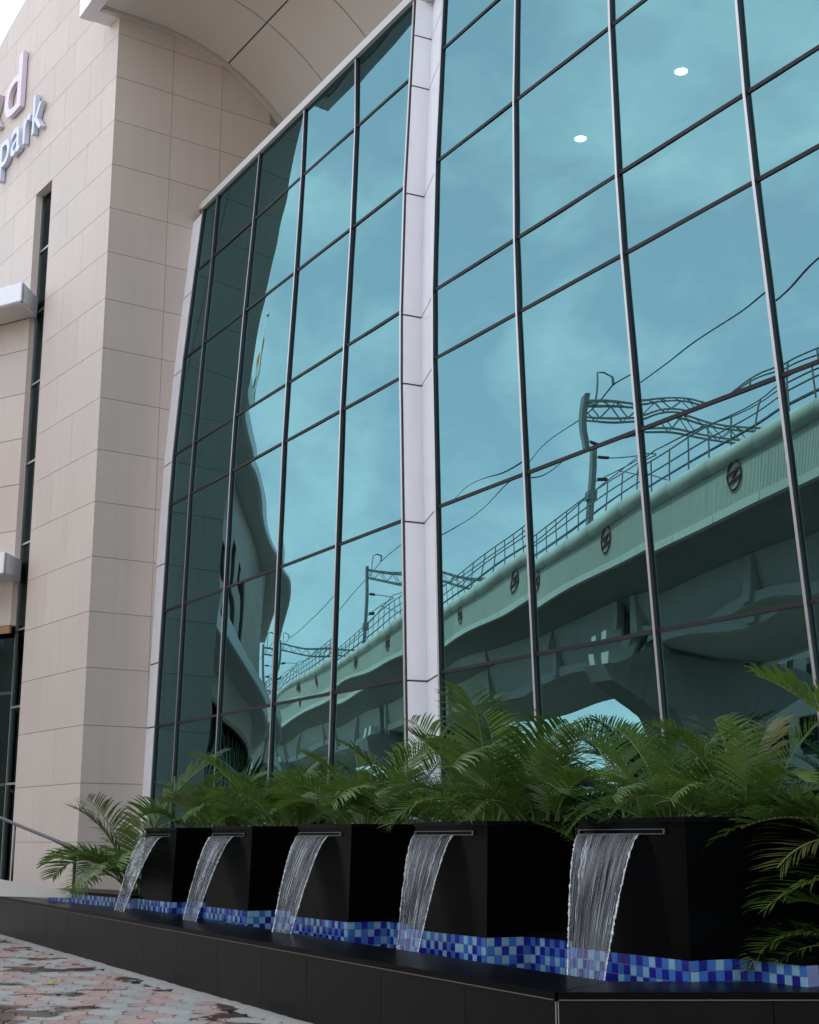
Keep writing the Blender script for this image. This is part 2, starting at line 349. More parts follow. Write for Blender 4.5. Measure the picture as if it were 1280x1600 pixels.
# ------------------------------------------------------------------ fountain basin
basin = thing('fountain_basin', 'long low black granite basin with blue mosaic inside, along the pavement', 'fountain', RC)
RIMW = .66; RZ = .60
b = MB()
ro = RC; wl = RD*RIM_L
b.box(RC-RN*.05+RD*.0, wl, -RN*.25, Z*.55)
core = b.build('basin_wall', M['grout'], basin)
t = .0; ws = [1.15, 1.3, 1.45, 1.05, 1.2, 1.3, 1.2, 1.2, 1.2, 1.2, 1.2, 1.2, 1.2, 1.35]
i = 0
while t < RIM_L-.05:
    w = min(ws[i % len(ws)], RIM_L-t)
    bb = MB(); bb.box(RC+RD*(t+.003), RD*(w-.006), -RN*.05, Z*.545); bb.build('stone_panel', M['granite_wall'], core); t += w; i += 1
XR = V((1, 0, 0)); RL2 = 5.0
b = MB(); b.box(RC+V((.02, .05, 0)), XR*RL2, V((0, .25, 0)), Z*.55); core2 = b.build('basin_wall', M['grout'], basin)
t = 0
for w in (1.3, 1.25, 1.25, 1.2):
    bb = MB(); bb.box(RC+XR*(t+.012), XR*(w-.006), V((0, .05, 0)), Z*.545); bb.build('stone_panel', M['granite_wall'], core2); t += w
# coping: mitred at the corner
inner = RC - RN*RIMW
# inner corner: intersection of inner rim line with inner line of right wall (y = RC.y+RIMW)
k = (RC.y+RIMW-inner.y)/RD.y; IC = inner + RD*k
b = MB()
zc = .552; hc_ = RZ-zc
lead = .018
c1 = [RC, RC+RN*lead+RD*RIM_L, RC-RN*.72+RD*RIM_L, RC-RN*.79+RD*12.2, RC-RN*.76+RD*8.7, RC-RN*.68+RD*5.5, IC]
c1[0] = RC + RN*lead + RD*(-.006)
b.prism([p+Z*zc for p in c1], Z*hc_)
b.build('coping', M['granite'], basin)
b = MB(); c2 = [RC+V((.006, -lead, 0)), IC+V((.006, 0, 0)), V((RC.x+RL2, RC.y+RIMW, 0)), V((RC.x+RL2, RC.y-lead, 0))]
b.prism([p+Z*zc for p in c2], Z*hc_); b.build('coping', M['granite'], basin)
b = MB(); b.tube([RC+RN*(lead+.001)+RD*.01+Z*(zc+.002), RC+RN*(lead+.001)+RD*RIM_L+Z*(zc+.002)], .004, 5); b.tube([RC+V((.01, -lead-.001, zc+.002)), RC+V((RL2, -lead-.001, zc+.002))], .004, 5)
b.build('coping_joint', M['joint'], basin)
b = MB(); b.box(RC+RN*.002+RD*.004, RD*.006, RN*.006, Z*.545); b.box(RC+XR*.004+V((0, -.004, 0)), XR*.006, V((0, .006, 0)), Z*.545); b.build('corner_joint', M['grout'], basin)
# water surface in basin
WZ = .42
b = MB(); far = RC+RD*(RIM_L-.05)
b.add([IC+Z*WZ, RC-RN*RIMW*.99+RD*RIM_L+Z*WZ, P0-PD*2.2-PN*.6+Z*WZ, V((2.6, 9.9, WZ)), V((2.9, RC.y+RIMW, WZ))], [(0, 1, 2, 3, 4)][:1])
for f in b.f: pass
b.f = [tuple(reversed(b.f[0]))]
pw = b.build('pool_water', M['pool'], basin)
# tiled back wall: pedestal fronts, returns and recesses
segs = []
start = P0-PD*2.0-PN*.0
TA, TB = V((-5.5, 22.4, 0)), V((-3.72, 19.78, 0)); segs.append((TA, TB, 0))
for i in range(5):
    A = P0+PD*PSTEP*i; B = A+PD*PW
    segs.append((A, B, i+1)); segs.append((B, B-PN*REC, i+1))
    nx = B-PN*REC; segs.append((nx, nx+PD*((PSTEP-PW) if i < 4 else .62), i+1))
TP = .07; TZ0 = .45; nrow = 4
b = MB()
for A, B, i in segs:
    d = (B-A); n2 = V((d.y, -d.x, 0)).normalized()
    if n2.dot(V((0, -1, 0))) < 0 and n2.dot(V((1, 0, 0))) < 0: n2 = -n2
    b.box(A+Z*.3, d, -n2*.10, Z*.428)
tw = b.build('tiled_wall', M['tile_grout'], basin)
tilem = {}
for nm in ('tile_navy', 'tile_mid', 'tile_pale'):
    bb = MB(); g = .002; o_ = TP-g; bb.add([(g, 0, g), (o_, 0, g), (o_, 0, o_), (g, 0, o_), (g+.002, -.004, g+.002), (o_-.002, -.004, g+.002), (o_-.002, -.004, o_-.002), (g+.002, -.004, o_-.002)], [(4, 5, 6, 7), (0, 1, 5, 4), (1, 2, 6, 5), (2, 3, 7, 6), (3, 0, 4, 7)])
    tilem[nm] = bb
tmesh = {k: v.mesh('tile', M[k]) for k, v in tilem.items()}
tiles = []
for A, B, i in segs:
    d = (B-A); L = d.length; d = d.normalized(); n = int(L/TP+.3); n2 = V((d.y, -d.x, 0))
    if n2.dot(V((0, -1, 0))) < 0 and n2.dot(V((1, 0, 0))) < 0: n2 = -n2
    grid = {}
    for c in range(n):
        for r in range(nrow):
            opts = [q for q in ('tile_navy', 'tile_mid', 'tile_pale') if q not in ((grid.get((c-1, r)), grid.get((c, r-1))) if rnd.random() < .86 else ())]
            nm = rnd.choice(opts); grid[(c, r)] = nm
            tiles.append(((A+d*c*TP).y-r*.02, A+d*(c*TP)+n2*.0015+Z*(TZ0+r*TP), math.atan2(d.y, d.x), nm, r))
tiles.sort(key=lambda q: q[0])
reststuff = MB(); names = ['tile_navy', 'tile_mid', 'tile_pale']; cnt = 0
for y, p, a, nm, r in tiles:
    mt = Matrix.Translation(p) @ Matrix.Rotation(a, 4, 'Z')
    if cnt < 300 and r > 0:
        q = obj('tile', tmesh[nm], tw); q.matrix_local = mt; cnt += 1
    else:
        reststuff.add([mt @ V(v) for v in tilem[nm].v], tilem[nm].f, names.index(nm))
q = reststuff.build('tile_field', [M[n] for n in names], tw); q['kind'] = 'stuff'
# black ledge above the tiles, and planting bed
b = MB()
led = [P0-PD*6.0-PN*(REC*.6+.0)]
bedpts = [P0-PD*6-PN*REC*.6, P0-PD*.2-PN*REC*.6, P0-PD*.2-PN*REC, P0+PD*(PSTEP*4+PW+.62)-PN*REC]
far1 = P0+PD*(PSTEP*4+PW+.62)-PN*2.2; far0 = P0-PD*6-PN*2.0
tn_ = V((-.83, -.56, 0)); b.prism([p+Z*.7285 for p in (TA+tn_*.02, TB+tn_*.02, V((-3.2, 20.5, 0)), V((-5.2, 23.0, 0)))], Z*.04)
b.prism([p+Z*.728 for p in (P0-PD*.1-PN*(REC-.02), P0+PD*(PSTEP*4+PW+.62)-PN*(REC-.02), far1, P0-PD*.1-PN*2.1)], Z*.05)
b.build('ledge', M['granite'], basin)
b = MB(); b.prism([p+Z*.2 for p in (P0-PD*.1-PN*(REC+.3), P0+PD*(PSTEP*4+PW+2.5)-PN*(REC+.3), P0+PD*(PSTEP*4+PW+2.5)-PN*2.0, P0-PD*.1-PN*2.0)], Z*.6)
tag(b.build('planting_bed', M['granite_wall']), kind='structure')

# ------------------------------------------------------------------ planters (local x along the row, y outward = towards the pavement)
PH = .92; PDEP = 1.30
PFLIP = 1 if V((-PD.y, PD.x, 0)).dot(PN) > 0 else -1
def fx(x, w=0): return x if PFLIP > 0 else PW-x-w
def planter_parts():
    ins = .055; outm = {}
    def corner(x, y, z):   # tapered: inset with height
        k = ins*(z/PH); return V((min(max(x, k), PW-k), min(max(y, -PDEP+k), -k), z))
    b = MB(); th = .05
    def wall(xa, ya, xb, yb):
        lo = [corner(xa, ya, 0), corner(xb, yb, 0)]; hi = [corner(xa, ya, PH-.035), corner(xb, yb, PH-.035)]
        return lo, hi
    out = [(0, 0), (PW, 0), (PW, -PDEP), (0, -PDEP)]
    vs = []; 
    for z, k in ((0, 0), (PH-.035, 1)):
        for x, y in out: vs.append(corner(x, y, z))
    for z in (PH-.035, PH-.16):
        for x, y in out:
            c = corner(x, y, z); vs.append(V((c.x+(th if x == 0 else -th), c.y+(-th if y == 0 else th), z)))
    fs = [(1, 0, 4, 5), (2, 1, 5, 6), (3, 2, 6, 7), (0, 3, 7, 4)]
    fs += [(5, 4, 8, 9), (6, 5, 9, 10), (7, 6, 10, 11), (4, 7, 11, 8)] + [(9, 8, 12, 13), (10, 9, 13, 14), (11, 10, 14, 15), (8, 11, 15, 12)] + [(0, 1, 2, 3)]
    b.add(vs, fs); outm['planter_body'] = (b.mesh('planter_body', M['planter']))
    b = MB(); k = ins*(1-.035/PH); w0 = .012; w1 = .075
    O = [(k-w0, -k+w0), (PW-k+w0, -k+w0), (PW-k+w0, -PDEP+k-w0), (k-w0, -PDEP+k-w0)]; I = [(k+w1, -k-w1), (PW-k-w1, -k-w1), (PW-k-w1, -PDEP+k+w1), (k+w1, -PDEP+k+w1)]
    vs = [V((x, y, PH-.034)) for x, y in O]+[V((x, y, PH)) for x, y in O]+[V((x, y, PH-.034)) for x, y in I]+[V((x, y, PH)) for x, y in I]
    fs = []
    for i in range(4):
        j = (i+1) % 4; fs += [(j, i, i+4, j+4), (j+4, i+4, i+12, j+12), (i+8, j+8, j+12, i+12), (i, j, j+8, i+8)]
    b.add(vs, fs); outm['rim'] = b.mesh('rim', M['granite'])
    b = MB(); b.add([V((.06, -.06, PH-.10)), V((PW-.06, -.06, PH-.10)), V((PW-.06, -PDEP+.06, PH-.10)), V((.06, -PDEP+.06, PH-.10))], [(3, 2, 1, 0)]); outm['soil'] = b.mesh('soil', M['soil'])
    b = MB(); z = PH-.115; k = ins*z/PH
    b.box((fx(.07, 1.02), -k-.03, z), (1.02, 0, 0), (0, .05, 0), (0, 0, .006)); b.box((fx(.07, 1.02), -k-.03, z+.032), (1.02, 0, 0), (0, .045, 0), (0, 0, .006))
    b.box((fx(1.07, .02), -k-.03, z+.006), (.02, 0, 0), (0, .047, 0), (0, 0, .026)); b.box((fx(.07, .02), -k-.03, z+.006), (.02, 0, 0), (0, .047, 0), (0, 0, .026)); b.box((fx(.09, .98), -k-.028, z+.006), (.98, 0, 0), (0, .01, 0), (0, 0, .026), 1)
    outm['spout'] = b.mesh('spout', [M['darksteel'], M['frame']])
    return outm
pparts = planter_parts()
def water_sheet(seed, throw=.34):
    """falling sheet, local planter frame; closed thin ribbon with ripples, uv along the flow"""
    r = random.Random(seed); nx, ny = 60, 70; b = MB(); uvs = []
    z0 = PH-.105; drop = z0+.73-WZ; k = .05
    x0a, x1a = .09, .09+.74+r.uniform(-.05, .04); x0b, x1b = .38+r.uniform(-.03, .03), .38+.36+r.uniform(-.03, .05)
    ph = [(r.uniform(0, 6.3), r.uniform(20, 120), r.uniform(.3, 1)) for _ in range(10)]
    def pt(u, v):
        q = v**.85; y = -k+.012+throw*math.sqrt(max(q, 0))*(.65+.35*math.sqrt(max(q, 0))) if q > 0 else -k+.01
        z = z0-drop*q; c = q**.9
        x = (x0a*(1-c)+x0b*c)*(1-u)+(x1a*(1-c)+x1b*c)*u
        y += .03*math.sin(u*math.pi)*math.sin(q*3) + sum(a*math.sin(f*u+p+q*2.5) for p, f, a in ph)*.0016*min(1, q*6)
        return V((fx(x), y, z))
    for j in range(ny+1):
        for i in range(nx+1):
            b.v.append(tuple(pt(i/nx, j/ny))); uvs.append((i/nx*.8, j/ny))
    for j in range(ny):
        for i in range(nx):
            a = j*(nx+1)+i; b.f.append((a, a+nx+1, a+nx+2, a+1)); b.mi.append(0)
    b.uv = uvs
    sheet = b.mesh('water_sheet', M['sheet'], True)
    e = MB()
    for u in (0, 1):
        n = 90; pts = []; rr = []
        for j in range(n+1):
            v = .004+.996*j/n; pts.append(pt(u, v)+V((r.uniform(-.003, .003), r.uniform(-.003, .003), 0))); rr.append(.0022+.006*r.random()**2+(.004 if r.random() > .8 else 0))
        e.tube(pts, rr, 6)
    for _ in range(3):
        u = r.uniform(.15, .85); v0 = r.uniform(0, .1); v1 = v0+r.uniform(.15, .5); n = 26
        e.tube([pt(u+.012*math.sin(j*.5), v0+(v1-v0)*j/n)+V((0, .003, 0)) for j in range(n+1)], [.0012+.0026*r.random() for j in range(n+1)], 5)
    for _ in range(26):
        u = r.choice([0, 1]); v = r.uniform(.3, 1); p = pt(u, v)+V(((r.uniform(.005, .03))*(1 if u else -1), r.uniform(-.01, .02), 0)); s_ = r.uniform(.002, .005)
        e.add([p+V((s_, 0, 0)), p-V((s_, 0, 0)), p+V((0, s_, 0)), p-V((0, s_, 0)), p+V((0, 0, s_*2)), p-V((0, 0, s_*2))], [(0, 2, 4), (2, 1, 4), (1, 3, 4), (3, 0, 4), (2, 0, 5), (1, 2, 5), (3, 1, 5), (0, 3, 5)])
    # splash crown at the foot
    return sheet, e.mesh('beaded_edge', M['bead'], True)
ordn = ['farthest black planter, beside the beige pillar', 'second black planter from the beige pillar', 'middle one of the five black planters', 'fourth black planter from the beige pillar, before the white groove', 'nearest and largest looking black planter, at the basin corner']
ordw = ['water sheet falling from the farthest planter, by the beige pillar', 'water sheet falling from the second planter from the beige pillar', 'water sheet falling from the middle planter of the five', 'water sheet falling from the fourth planter from the beige pillar', 'widest water sheet, falling from the nearest planter at the corner']
prot = math.atan2(PD.y, PD.x)
for i in range(5):
    p = P0+PD*PSTEP*i+Z*.731
    # local x = PD, local y must be PN: PD rotated +-90
    t = thing('granite_planter', ordn[i], 'planter', p, 'black planters in a row', 0, False)
    sgn = 1 if V((-PD.y, PD.x, 0)).dot(PN) > 0 else -1
    rot = Matrix(((PD.x, PN.x, 0, 0), (PD.y, PN.y, 0, 0), (0, 0, 1, 0), (0, 0, 0, 1)))
    # PD x PN may be left-handed: mirror handled by negative scale avoided through mesh frame
    t['_flip'] = sgn; del t['_flip']
    t.matrix_world = Matrix.Translation(p) @ rot if sgn > 0 else Matrix.Translation(p+PD*PW) @ Matrix(((-PD.x, PN.x, 0, 0), (-PD.y, PN.y, 0, 0), (0, 0, 1, 0), (0, 0, 0, 1)))
    for nm, me in pparts.items(): obj(nm, me, t)
    w = thing('water_sheet', ordw[i], 'water', p, 'sheets of falling water', 0, False); w.matrix_world = t.matrix_world.copy()
    a, e = water_sheet(40+i, (.52, .47, .42, .37, .36)[i]); obj('falling_film', a, w); obj('beaded_edge', e, w)
PFLIP = sgn

# ------------------------------------------------------------------ palms
def frond_mesh(seed, L, e0, e1, lmax, npair=38, tw=0.):
    r = random.Random(seed); N = 30; pts = []; p = V((0, 0, 0)); side = r.uniform(-.25, .25); tv = []
    for i in range(N+1):
        t = i/N; e = rad(e0+(e1-e0)*t**1.25); a = side*t*t
        d = V((math.cos(e)*math.cos(a), math.cos(e)*math.sin(a), math.sin(e))); pts.append(p.copy()); tv.append(d); p = p+d*L/N
    lf = MB(); st = MB(); st.tube(pts, [.011*(1-.85*i/N)+.0015 for i in range(N+1)], 5)
    for j in range(npair):
        tt = j/(npair-1); t = .20+.79*tt; k = t*N; i = min(int(k), N-1); f = k-i
        P = pts[i].lerp(pts[i+1], f); T = tv[i].lerp(tv[i+1], f).normalized()
        S = T.cross(Z); S = S.normalized() if S.length > .05 else V((0, 1, 0)); U = S.cross(T).normalized()
        ll = lmax*(math.sin(math.pi*(.16+.76*tt))**.75)*r.uniform(.88, 1.08)
        for sg in (1, -1):
            if r.random() < .035: continue
            fw = .42+.5*tt+r.uniform(-.08, .08); upv = .34+r.uniform(-.12, .12)
            d0 = (S*sg*math.cos(tw)+U*upv+T*fw).normalized(); dr = r.uniform(.3, .8)
            q = P+S*sg*.004; w0 = .0108*(ll/.4)**.5
            seg = 4; cur = q; prev = None; idx = []
            for s_ in range(seg+1):
                u = s_/seg; d = (d0-Z*dr*u*u*1.3).normalized()
                wv = (T-d*T.dot(d)); wv = wv.normalized() if wv.length > .01 else U
                wv = (wv*.8+U*.45*sg*0+d.cross(wv)*.35).normalized()
                w = w0*(.55 if s_ == 0 else (1 if s_ < seg-1 else .7))
                if s_ == seg: lf.v.append(tuple(cur)); idx.append((len(lf.v)-1,))
                else: lf.v += [tuple(cur-wv*w), tuple(cur+wv*w)]; idx.append((len(lf.v)-2, len(lf.v)-1))
                cur = cur+d*ll/seg
            for s_ in range(seg):
                a, c = idx[s_], idx[s_+1]
                lf.f.append((a[0], a[1], c[1], c[0]) if len(c) == 2 else (a[0], a[1], c[0])); lf.mi.append(0)
    return lf.mesh('frond', M['palm'], True), st.mesh('stalk', M['stalk'], True)
FR = {'up': [frond_mesh(i, 1.35+.12*(i % 3), 84-2*i, 25-6*i, .46) for i in range(4)],
      'mid': [frond_mesh(10+i, 1.22+.1*(i % 3), 70-4*i, -28-7*i, .46) for i in range(5)],
      'low': [frond_mesh(20+i, 1.05+.1*(i % 3), 52-7*i, -50-8*i, .42) for i in range(4)],
      'flat': [frond_mesh(30+i, 1.25, 30-6*i, -30-10*i, .44) for i in range(3)]}
def palm(label, loc, spec, seed, group='palms along the facade', stems=True):
    """spec: list of (kind, azimuth in degrees clockwise from +Y, scale, base offset radius)"""
    r = random.Random(seed); t = thing('palm_plant', label, 'palm', loc, group, 0, False)
    for kd, a, sc, off in spec:
        lf, st = r.choice(FR[kd]); d = az(a)
        o = obj('frond', lf, t); o.location = d*off+V((r.uniform(-.05, .05), r.uniform(-.05, .05), 0)); o.rotation_euler = (r.uniform(-.15, .15), r.uniform(-.12, .12), math.atan2(d.y, d.x)); o.scale = (sc,)*3
        s = obj('stalk', st, o)
        if r.random() < .045: o.material_slots[0].link = 'OBJECT'; o.material_slots[0].material = M['palm_dry']
    return t
def clump(n, seed, ups=.3, mids=.4, sc=1.0, amin=0, amax=360):
    r = random.Random(seed); out = []
    for i in range(n):
        q = i/n; kd = 'up' if q < ups else ('mid' if q < ups+mids else 'low')
        out.append((kd, amin+(amax-amin)*((i*.381966) % 1)+r.uniform(-14, 14), sc*r.uniform(.62, 1.15), r.uniform(.02, .28)))
    return out
plab = [['palm at the back corner of the farthest black planter', 'palm at the near side of the farthest black planter'],
        ['palm at the far side of the second planter from the pillar', 'palm at the near side of the second planter from the pillar'],
        ['palm at the far side of the middle planter', 'palm at the near side of the middle planter'],
        ['palm at the far side of the fourth planter, before the white groove', 'palm at the near side of the fourth planter from the pillar'],
        ['palm at the far side of the nearest planter at the corner', 'palm at the near side of the nearest planter at the corner']]
for i in range(5):
    for j in range(2):
        p = P0+PD*(PSTEP*i+(.36 if j == 0 else .98)*PW/1.34)-PN*(.70+.12*j)+Z*(.731+PH-.11)
        sc = (.72, .80, .86, .9, .78)[i]
        palm(plab[i][j], p, clump(14, 100+i*7+j*3, ups=.38, mids=.50, sc=sc*(1.22 if (i, j) == (3, 0) else 1)), 200+i*5+j)
for i in range(5):                                                  # palms rooted in the bed between the planters
    p = P0+PD*(PSTEP*i+PW+.62)-PN*1.05+Z*.78
    sc = (.95, 1.0, 1.1, 1.2, .95)[i]
    palm('palm rooted in the bed behind the gap after %s' % ['the farthest planter', 'the second planter from the pillar', 'the middle planter', 'the fourth planter', 'the nearest planter'][i], p, clump(10, 300+i*3, ups=.55, mids=.45, sc=sc, amin=-50, amax=180), 330+i)
palm('small palm growing at the foot of the beige pillar, left of the planters', V((-3.9, 20.75, .77)), [('up', 75, 1.6, .05), ('up', -60, 1.1, .05), ('mid', -75, 1.12, .08), ('mid', -45, 1.04, .05), ('mid', -110, 1.16, .08), ('mid', 110, 1.2, .08), ('low', -150, 1.04, .05), ('low', 150, 1.2, .06), ('mid', 180, 1.04, .05), ('mid', 100, 1.15, .08), ('up', 150, 1.1, .05), ('up', -100, 1.05, .05), ('mid', -160, 1.2, .03), ('mid', -130, 1.00, .06)], 71)
palm('large palm leaning into the picture at its right edge', V((3.6, 10.0, 1.1)), [('up', -75, 1.45, .1), ('mid', -92, 1.25, .1), ('mid', -75, 1.35, .1), ('low', -104, 1.3, .08), ('flat', -112, 1.15, .05), ('mid', -40, 1.2, .05), ('up', 0, 1.2, .1), ('up', 90, 1.2, .1), ('mid', 60, 1.2, .1), ('mid', -60, 1.1, .15)], 72)
palm('low spreading palm in the shade at the right edge beside the basin corner', V((3.1, 9.85, .72)), [('low', -95, .75, .05), ('flat', -115, .65, .05), ('low', -75, .7, .05), ('low', 60, .8, .05), ('low', 150, .8, .05)], 73)

# ------------------------------------------------------------------ building
bld = thing('office_building', 'beige clad office building with a tall teal mirror glass facade and curved canopy', 'building', (0, 20, .66))
TZ = [.70, 3.32, 5.25, 7.10, 8.00, 9.79, 11.45, 12.72]
DT = [8.19, 8.25, 8.296, 8.341, 8.38, 8.505, 8.66, 8.78]
def Dz(z):
    for i in range(7):
        if z <= TZ[i+1] or i == 6: return DT[i]+(DT[i+1]-DT[i])*(z-TZ[i])/(TZ[i+1]-TZ[i])
def ml(s0, c): return lambda z: s0+c*max(0, z-8.)**2/22.
def mr_(s0, c): return lambda z: s0+c*(z-3.3)
LEFT = [lambda z: -8.37, ml(-7.42, -.28), ml(-5.68, -.2), ml(-3.76, -.4), ml(-1.94, -.5), mr_(-.06, -.072)]
RIGHT = [mr_(.71, -.068), mr_(2.54, -.082), mr_(4.44, -.10), mr_(6.28, -.102), mr_(8.14, -.108), mr_(10.0, -.115)]
def FP(s, z, d=0.): return FD*(s+S0)+FM*(Dz(z)+d)+Z*z
def fp(s, z, d=0., D=None): return FD*(s+S0)+FM*((Dz(z) if D is None else D)+d)+Z*z
cw = MB()
def rowD(z):   # polyline profile between transoms
    for a, c in zip(TZ, TZ[1:]):
        if a <= z <= c+1e-6: k = (z-a)/(c-a); return Dz(a)*(1-k)+Dz(c)*k
    return Dz(z)
def fpl(s, z, d=0.): return FD*(s+S0)+FM*(rowD(z)+d)+Z*z
# transoms
for fam in (LEFT, RIGHT):
    for z in TZ[1:-1]:
        a, c = fam[0](z), fam[-1](z); h = .019; 
        o = fpl(a, z-h, -.012); cw.box(o, FD*(c-a), Z*2*h, FM*.06)
    for z in (TZ[0],):
        a, c = fam[0](z), fam[-1](z); cw.box(fpl(a, z-.05, -.03), FD*(c-a), Z*.12, FM*.1)
curtain = cw.build('curtain_wall', M['transom'], bld)
for fam in (LEFT, RIGHT):
    for k, fn in enumerate(fam):
        g = MB(); c = MB(); zs = TZ
        for z0, z1 in zip(zs, zs[1:]):
            o0, o1 = fpl(fn(z0), z0), fpl(fn(z1), z1)
            w = .014
            vs = []
            for P in (o0, o1):
                vs += [P-FD*w-FM*.032, P+FD*w-FM*.032, P+FD*w+FM*.05, P-FD*w+FM*.05]
            g.add(vs, [(0, 1, 5, 4), (1, 2, 6, 5), (3, 0, 4, 7), (2, 3, 7, 6)])
            vs = []; w2 = .0155
            for P in (o0, o1):
                vs += [P-FD*w2-FM*.039, P+FD*w2-FM*.039, P+FD*w2-FM*.0325, P-FD*w2-FM*.0325]
            c.add(vs, [(0, 1, 5, 4), (1, 2, 6, 5), (3, 0, 4, 7)])
        m = g.build('mullion', M['frame'], curtain)
        c.build('mullion_cap', M['cap'], curtain)
# panes: slightly bowed sheets with roller-wave
def pane(fa, fb, z0, z1, seed):
    r = random.Random(seed); n = 20; a0, b0, a1, b1 = fa(z0)+.014, fb(z0)-.014, fa(z1)+.014, fb(z1)-.014
    zz0, zz1 = z0+.021, z1-.021; W = b0-a0; H = zz1-zz0
    bow = .0036*r.uniform(.5, 1.3)*min(1, (min(W, H)/1.6)**2); tx, tz = r.gauss(0, .0017), r.gauss(0, .0015)
    wv = [(r.uniform(2, 8), r.uniform(3, 13), r.uniform(0, 6.3), r.gauss(0, .00022)) for _ in range(6)]
    b = MB()
    for j in range(n+1):
        v = j/n; z = zz0+H*v
        for i in range(n+1):
            u = i/n; s = (a0*(1-v)+a1*v)*(1-u)+(b0*(1-v)+b1*v)*u
            q = (1-(2*u-1)**2)*(1-(2*v-1)**4)*bow*.9
            q += sum(A*math.sin(fx*u*W/1.8+fz*v*H/1.8*1.2+p) for fx, fz, p, A in wv)
            edge = (abs(2*v-1)**6)*.0010*math.sin(7*u+seed)  # edge kink near the transoms
            q += edge + tx*(u-.5)*W + tz*(v-.5)*H
            b.v.append(tuple(fpl(s, z, -q)))
    for j in range(n):
        for i in range(n):
            a = j*(n+1)+i; b.f.append((a, a+1, a+n+2, a+n+1)); b.mi.append(0)
    return b.build('pane', M['mirror'], curtain, smooth=True)
sd_ = 0
for fam in (LEFT, RIGHT):
    for z0, z1 in zip(TZ, TZ[1:]):
        for k in range(len(fam)-1):
            sd_ += 1; pane(fam[k], fam[k+1], z0, z1, sd_)
# top coping of the glass
b = MB()
for fam in (LEFT, RIGHT):
    z = TZ[-1]; a, c = fam[0](z)-.02, fam[-1](z)+.02
    b.box(fpl(a, z-.03, -.06), FD*(c-a), Z*.13, FM*.22)
b.box(fpl(LEFT[-1](TZ[-1])+.021, TZ[-1]-.03, .1), FD*(RIGHT[0](TZ[-1])-LEFT[-1](TZ[-1])-.042), Z*.12, FM*.2)
b.build('facade_coping', M['trim'], bld)
# white groove between the two glass sections
b = MB(); zj = [.7, 3.30, 5.22, 7.00, 7.93, 9.66, 11.30, 12.1, 12.7]
def gl(z): return fpl(LEFT[-1](z)+.045, z, -.01)
def gv(z): return fpl(LEFT[-1](z)+.06, z, .24)
def gr(z): return fpl(RIGHT[0](z)-.045, z, -.01)
core = MB()
for z0, z1 in zip(zj, zj[1:]):
    core.add([gl(z0)+FM*.03, gv(z0)+FM*.03, gr(z0)+FM*.03, gl(z1)+FM*.03, gv(z1)+FM*.03, gr(z1)+FM*.03], [(0, 1, 4, 3), (1, 2, 5, 4)])
groove = core.build('white_groove', M['joint'], bld)
for z0, z1 in zip(zj, zj[1:]):
    for A, B in ((gl, gv), (gv, gr)):
        e = .012; bb = MB(); a0, a1, c0, c1 = A(z0+e), A(z1-e), B(z0+e), B(z1-e)
        n = (c0-a0).cross(a1-a0).normalized()
        if n.dot(-FM) < 0: n = -n
        bb.prism([a0-n*.022, c0-n*.022, c1-n*.022, a1-n*.022], n*.024); bb.build('white_panel', M['white'], groove)
# white strip at the left end of the glass
SWN = az(57-90)
SWB = V((-4.448, 24.205, 0)); SWD = az(57)
b = MB(); zj2 = [.7, 1.55, 3.33, 4.4, 6.1, 7.9, 9.6, 11.1, 12.66]
def sl_(z): return FD*(-8.93+S0)+FM*(rowD(z)+.015)+Z*z
def sr_(z): return fpl(-8.37-.045, z, -.0)
for z0, z1 in zip(zj2, zj2[1:]): b.add([sl_(z0)+FM*.04, sr_(z0)+FM*.04, sr_(z1)+FM*.04, sl_(z1)+FM*.04], [(0, 1, 2, 3)])
strip = b.build('white_strip', M['joint'], bld)
for z0, z1 in zip(zj2, zj2[1:]):
    e = .012; bb = MB(); bb.prism([sl_(z0+e)+FM*.02, sr_(z0+e)+FM*.02, sr_(z1-e)+FM*.02, sl_(z1-e)+FM*.02], -FM*.03); bb.build('white_panel', M['white'], strip)

# --- beige walls
CO = V((-5.36, 23.56, 0)); FA = az(-35.5); FNN = az(-125.5)
RH = .917
rowz = [.66]+[2.40-.94+.94*0]+[2.40+.94*i for i in range(0, 8)]
rowz = [.66, 1.46, 2.40, 3.34, 4.29, 5.23, 6.17, 7.12, 8.04, 8.97, 9.88, 10.79, 11.68, 12.52, 13.37, 14.24, 15.11, 15.98, 16.85, 17.72, 18.6, 19.5, 20.4, 21.2]
def roof(u): return 20.97-.283*u
WT = .03; JG = .008
fw = MB()   # front wall core (behind panels)
def cpoly(pts, n, th):  # pts world, outward n
    bb = MB(); bb.prism([p-n*th for p in pts], n*th); return bb
fc = MB()
def wallbox(u0, u1, z0, z1):
    fc.prism([CO+FA*u0+Z*z0-FNN*WT, CO+FA*u1+Z*z0-FNN*WT, CO+FA*u1+Z*min(z1, roof(u1)-.02)-FNN*WT, CO+FA*u0+Z*min(z1, roof(u0)-.02)-FNN*WT], -FNN*.3)
SLOT0, SLOT1, SLOTT = 2.95, 3.80, 14.24
wallbox(.03, SLOT0-.001, .66, SLOTT); wallbox(.03, 14, SLOTT, 30); wallbox(SLOT1+.001, 14, 11.5, SLOTT)
front = fc.build('front_wall', M['wall_joint'], bld)
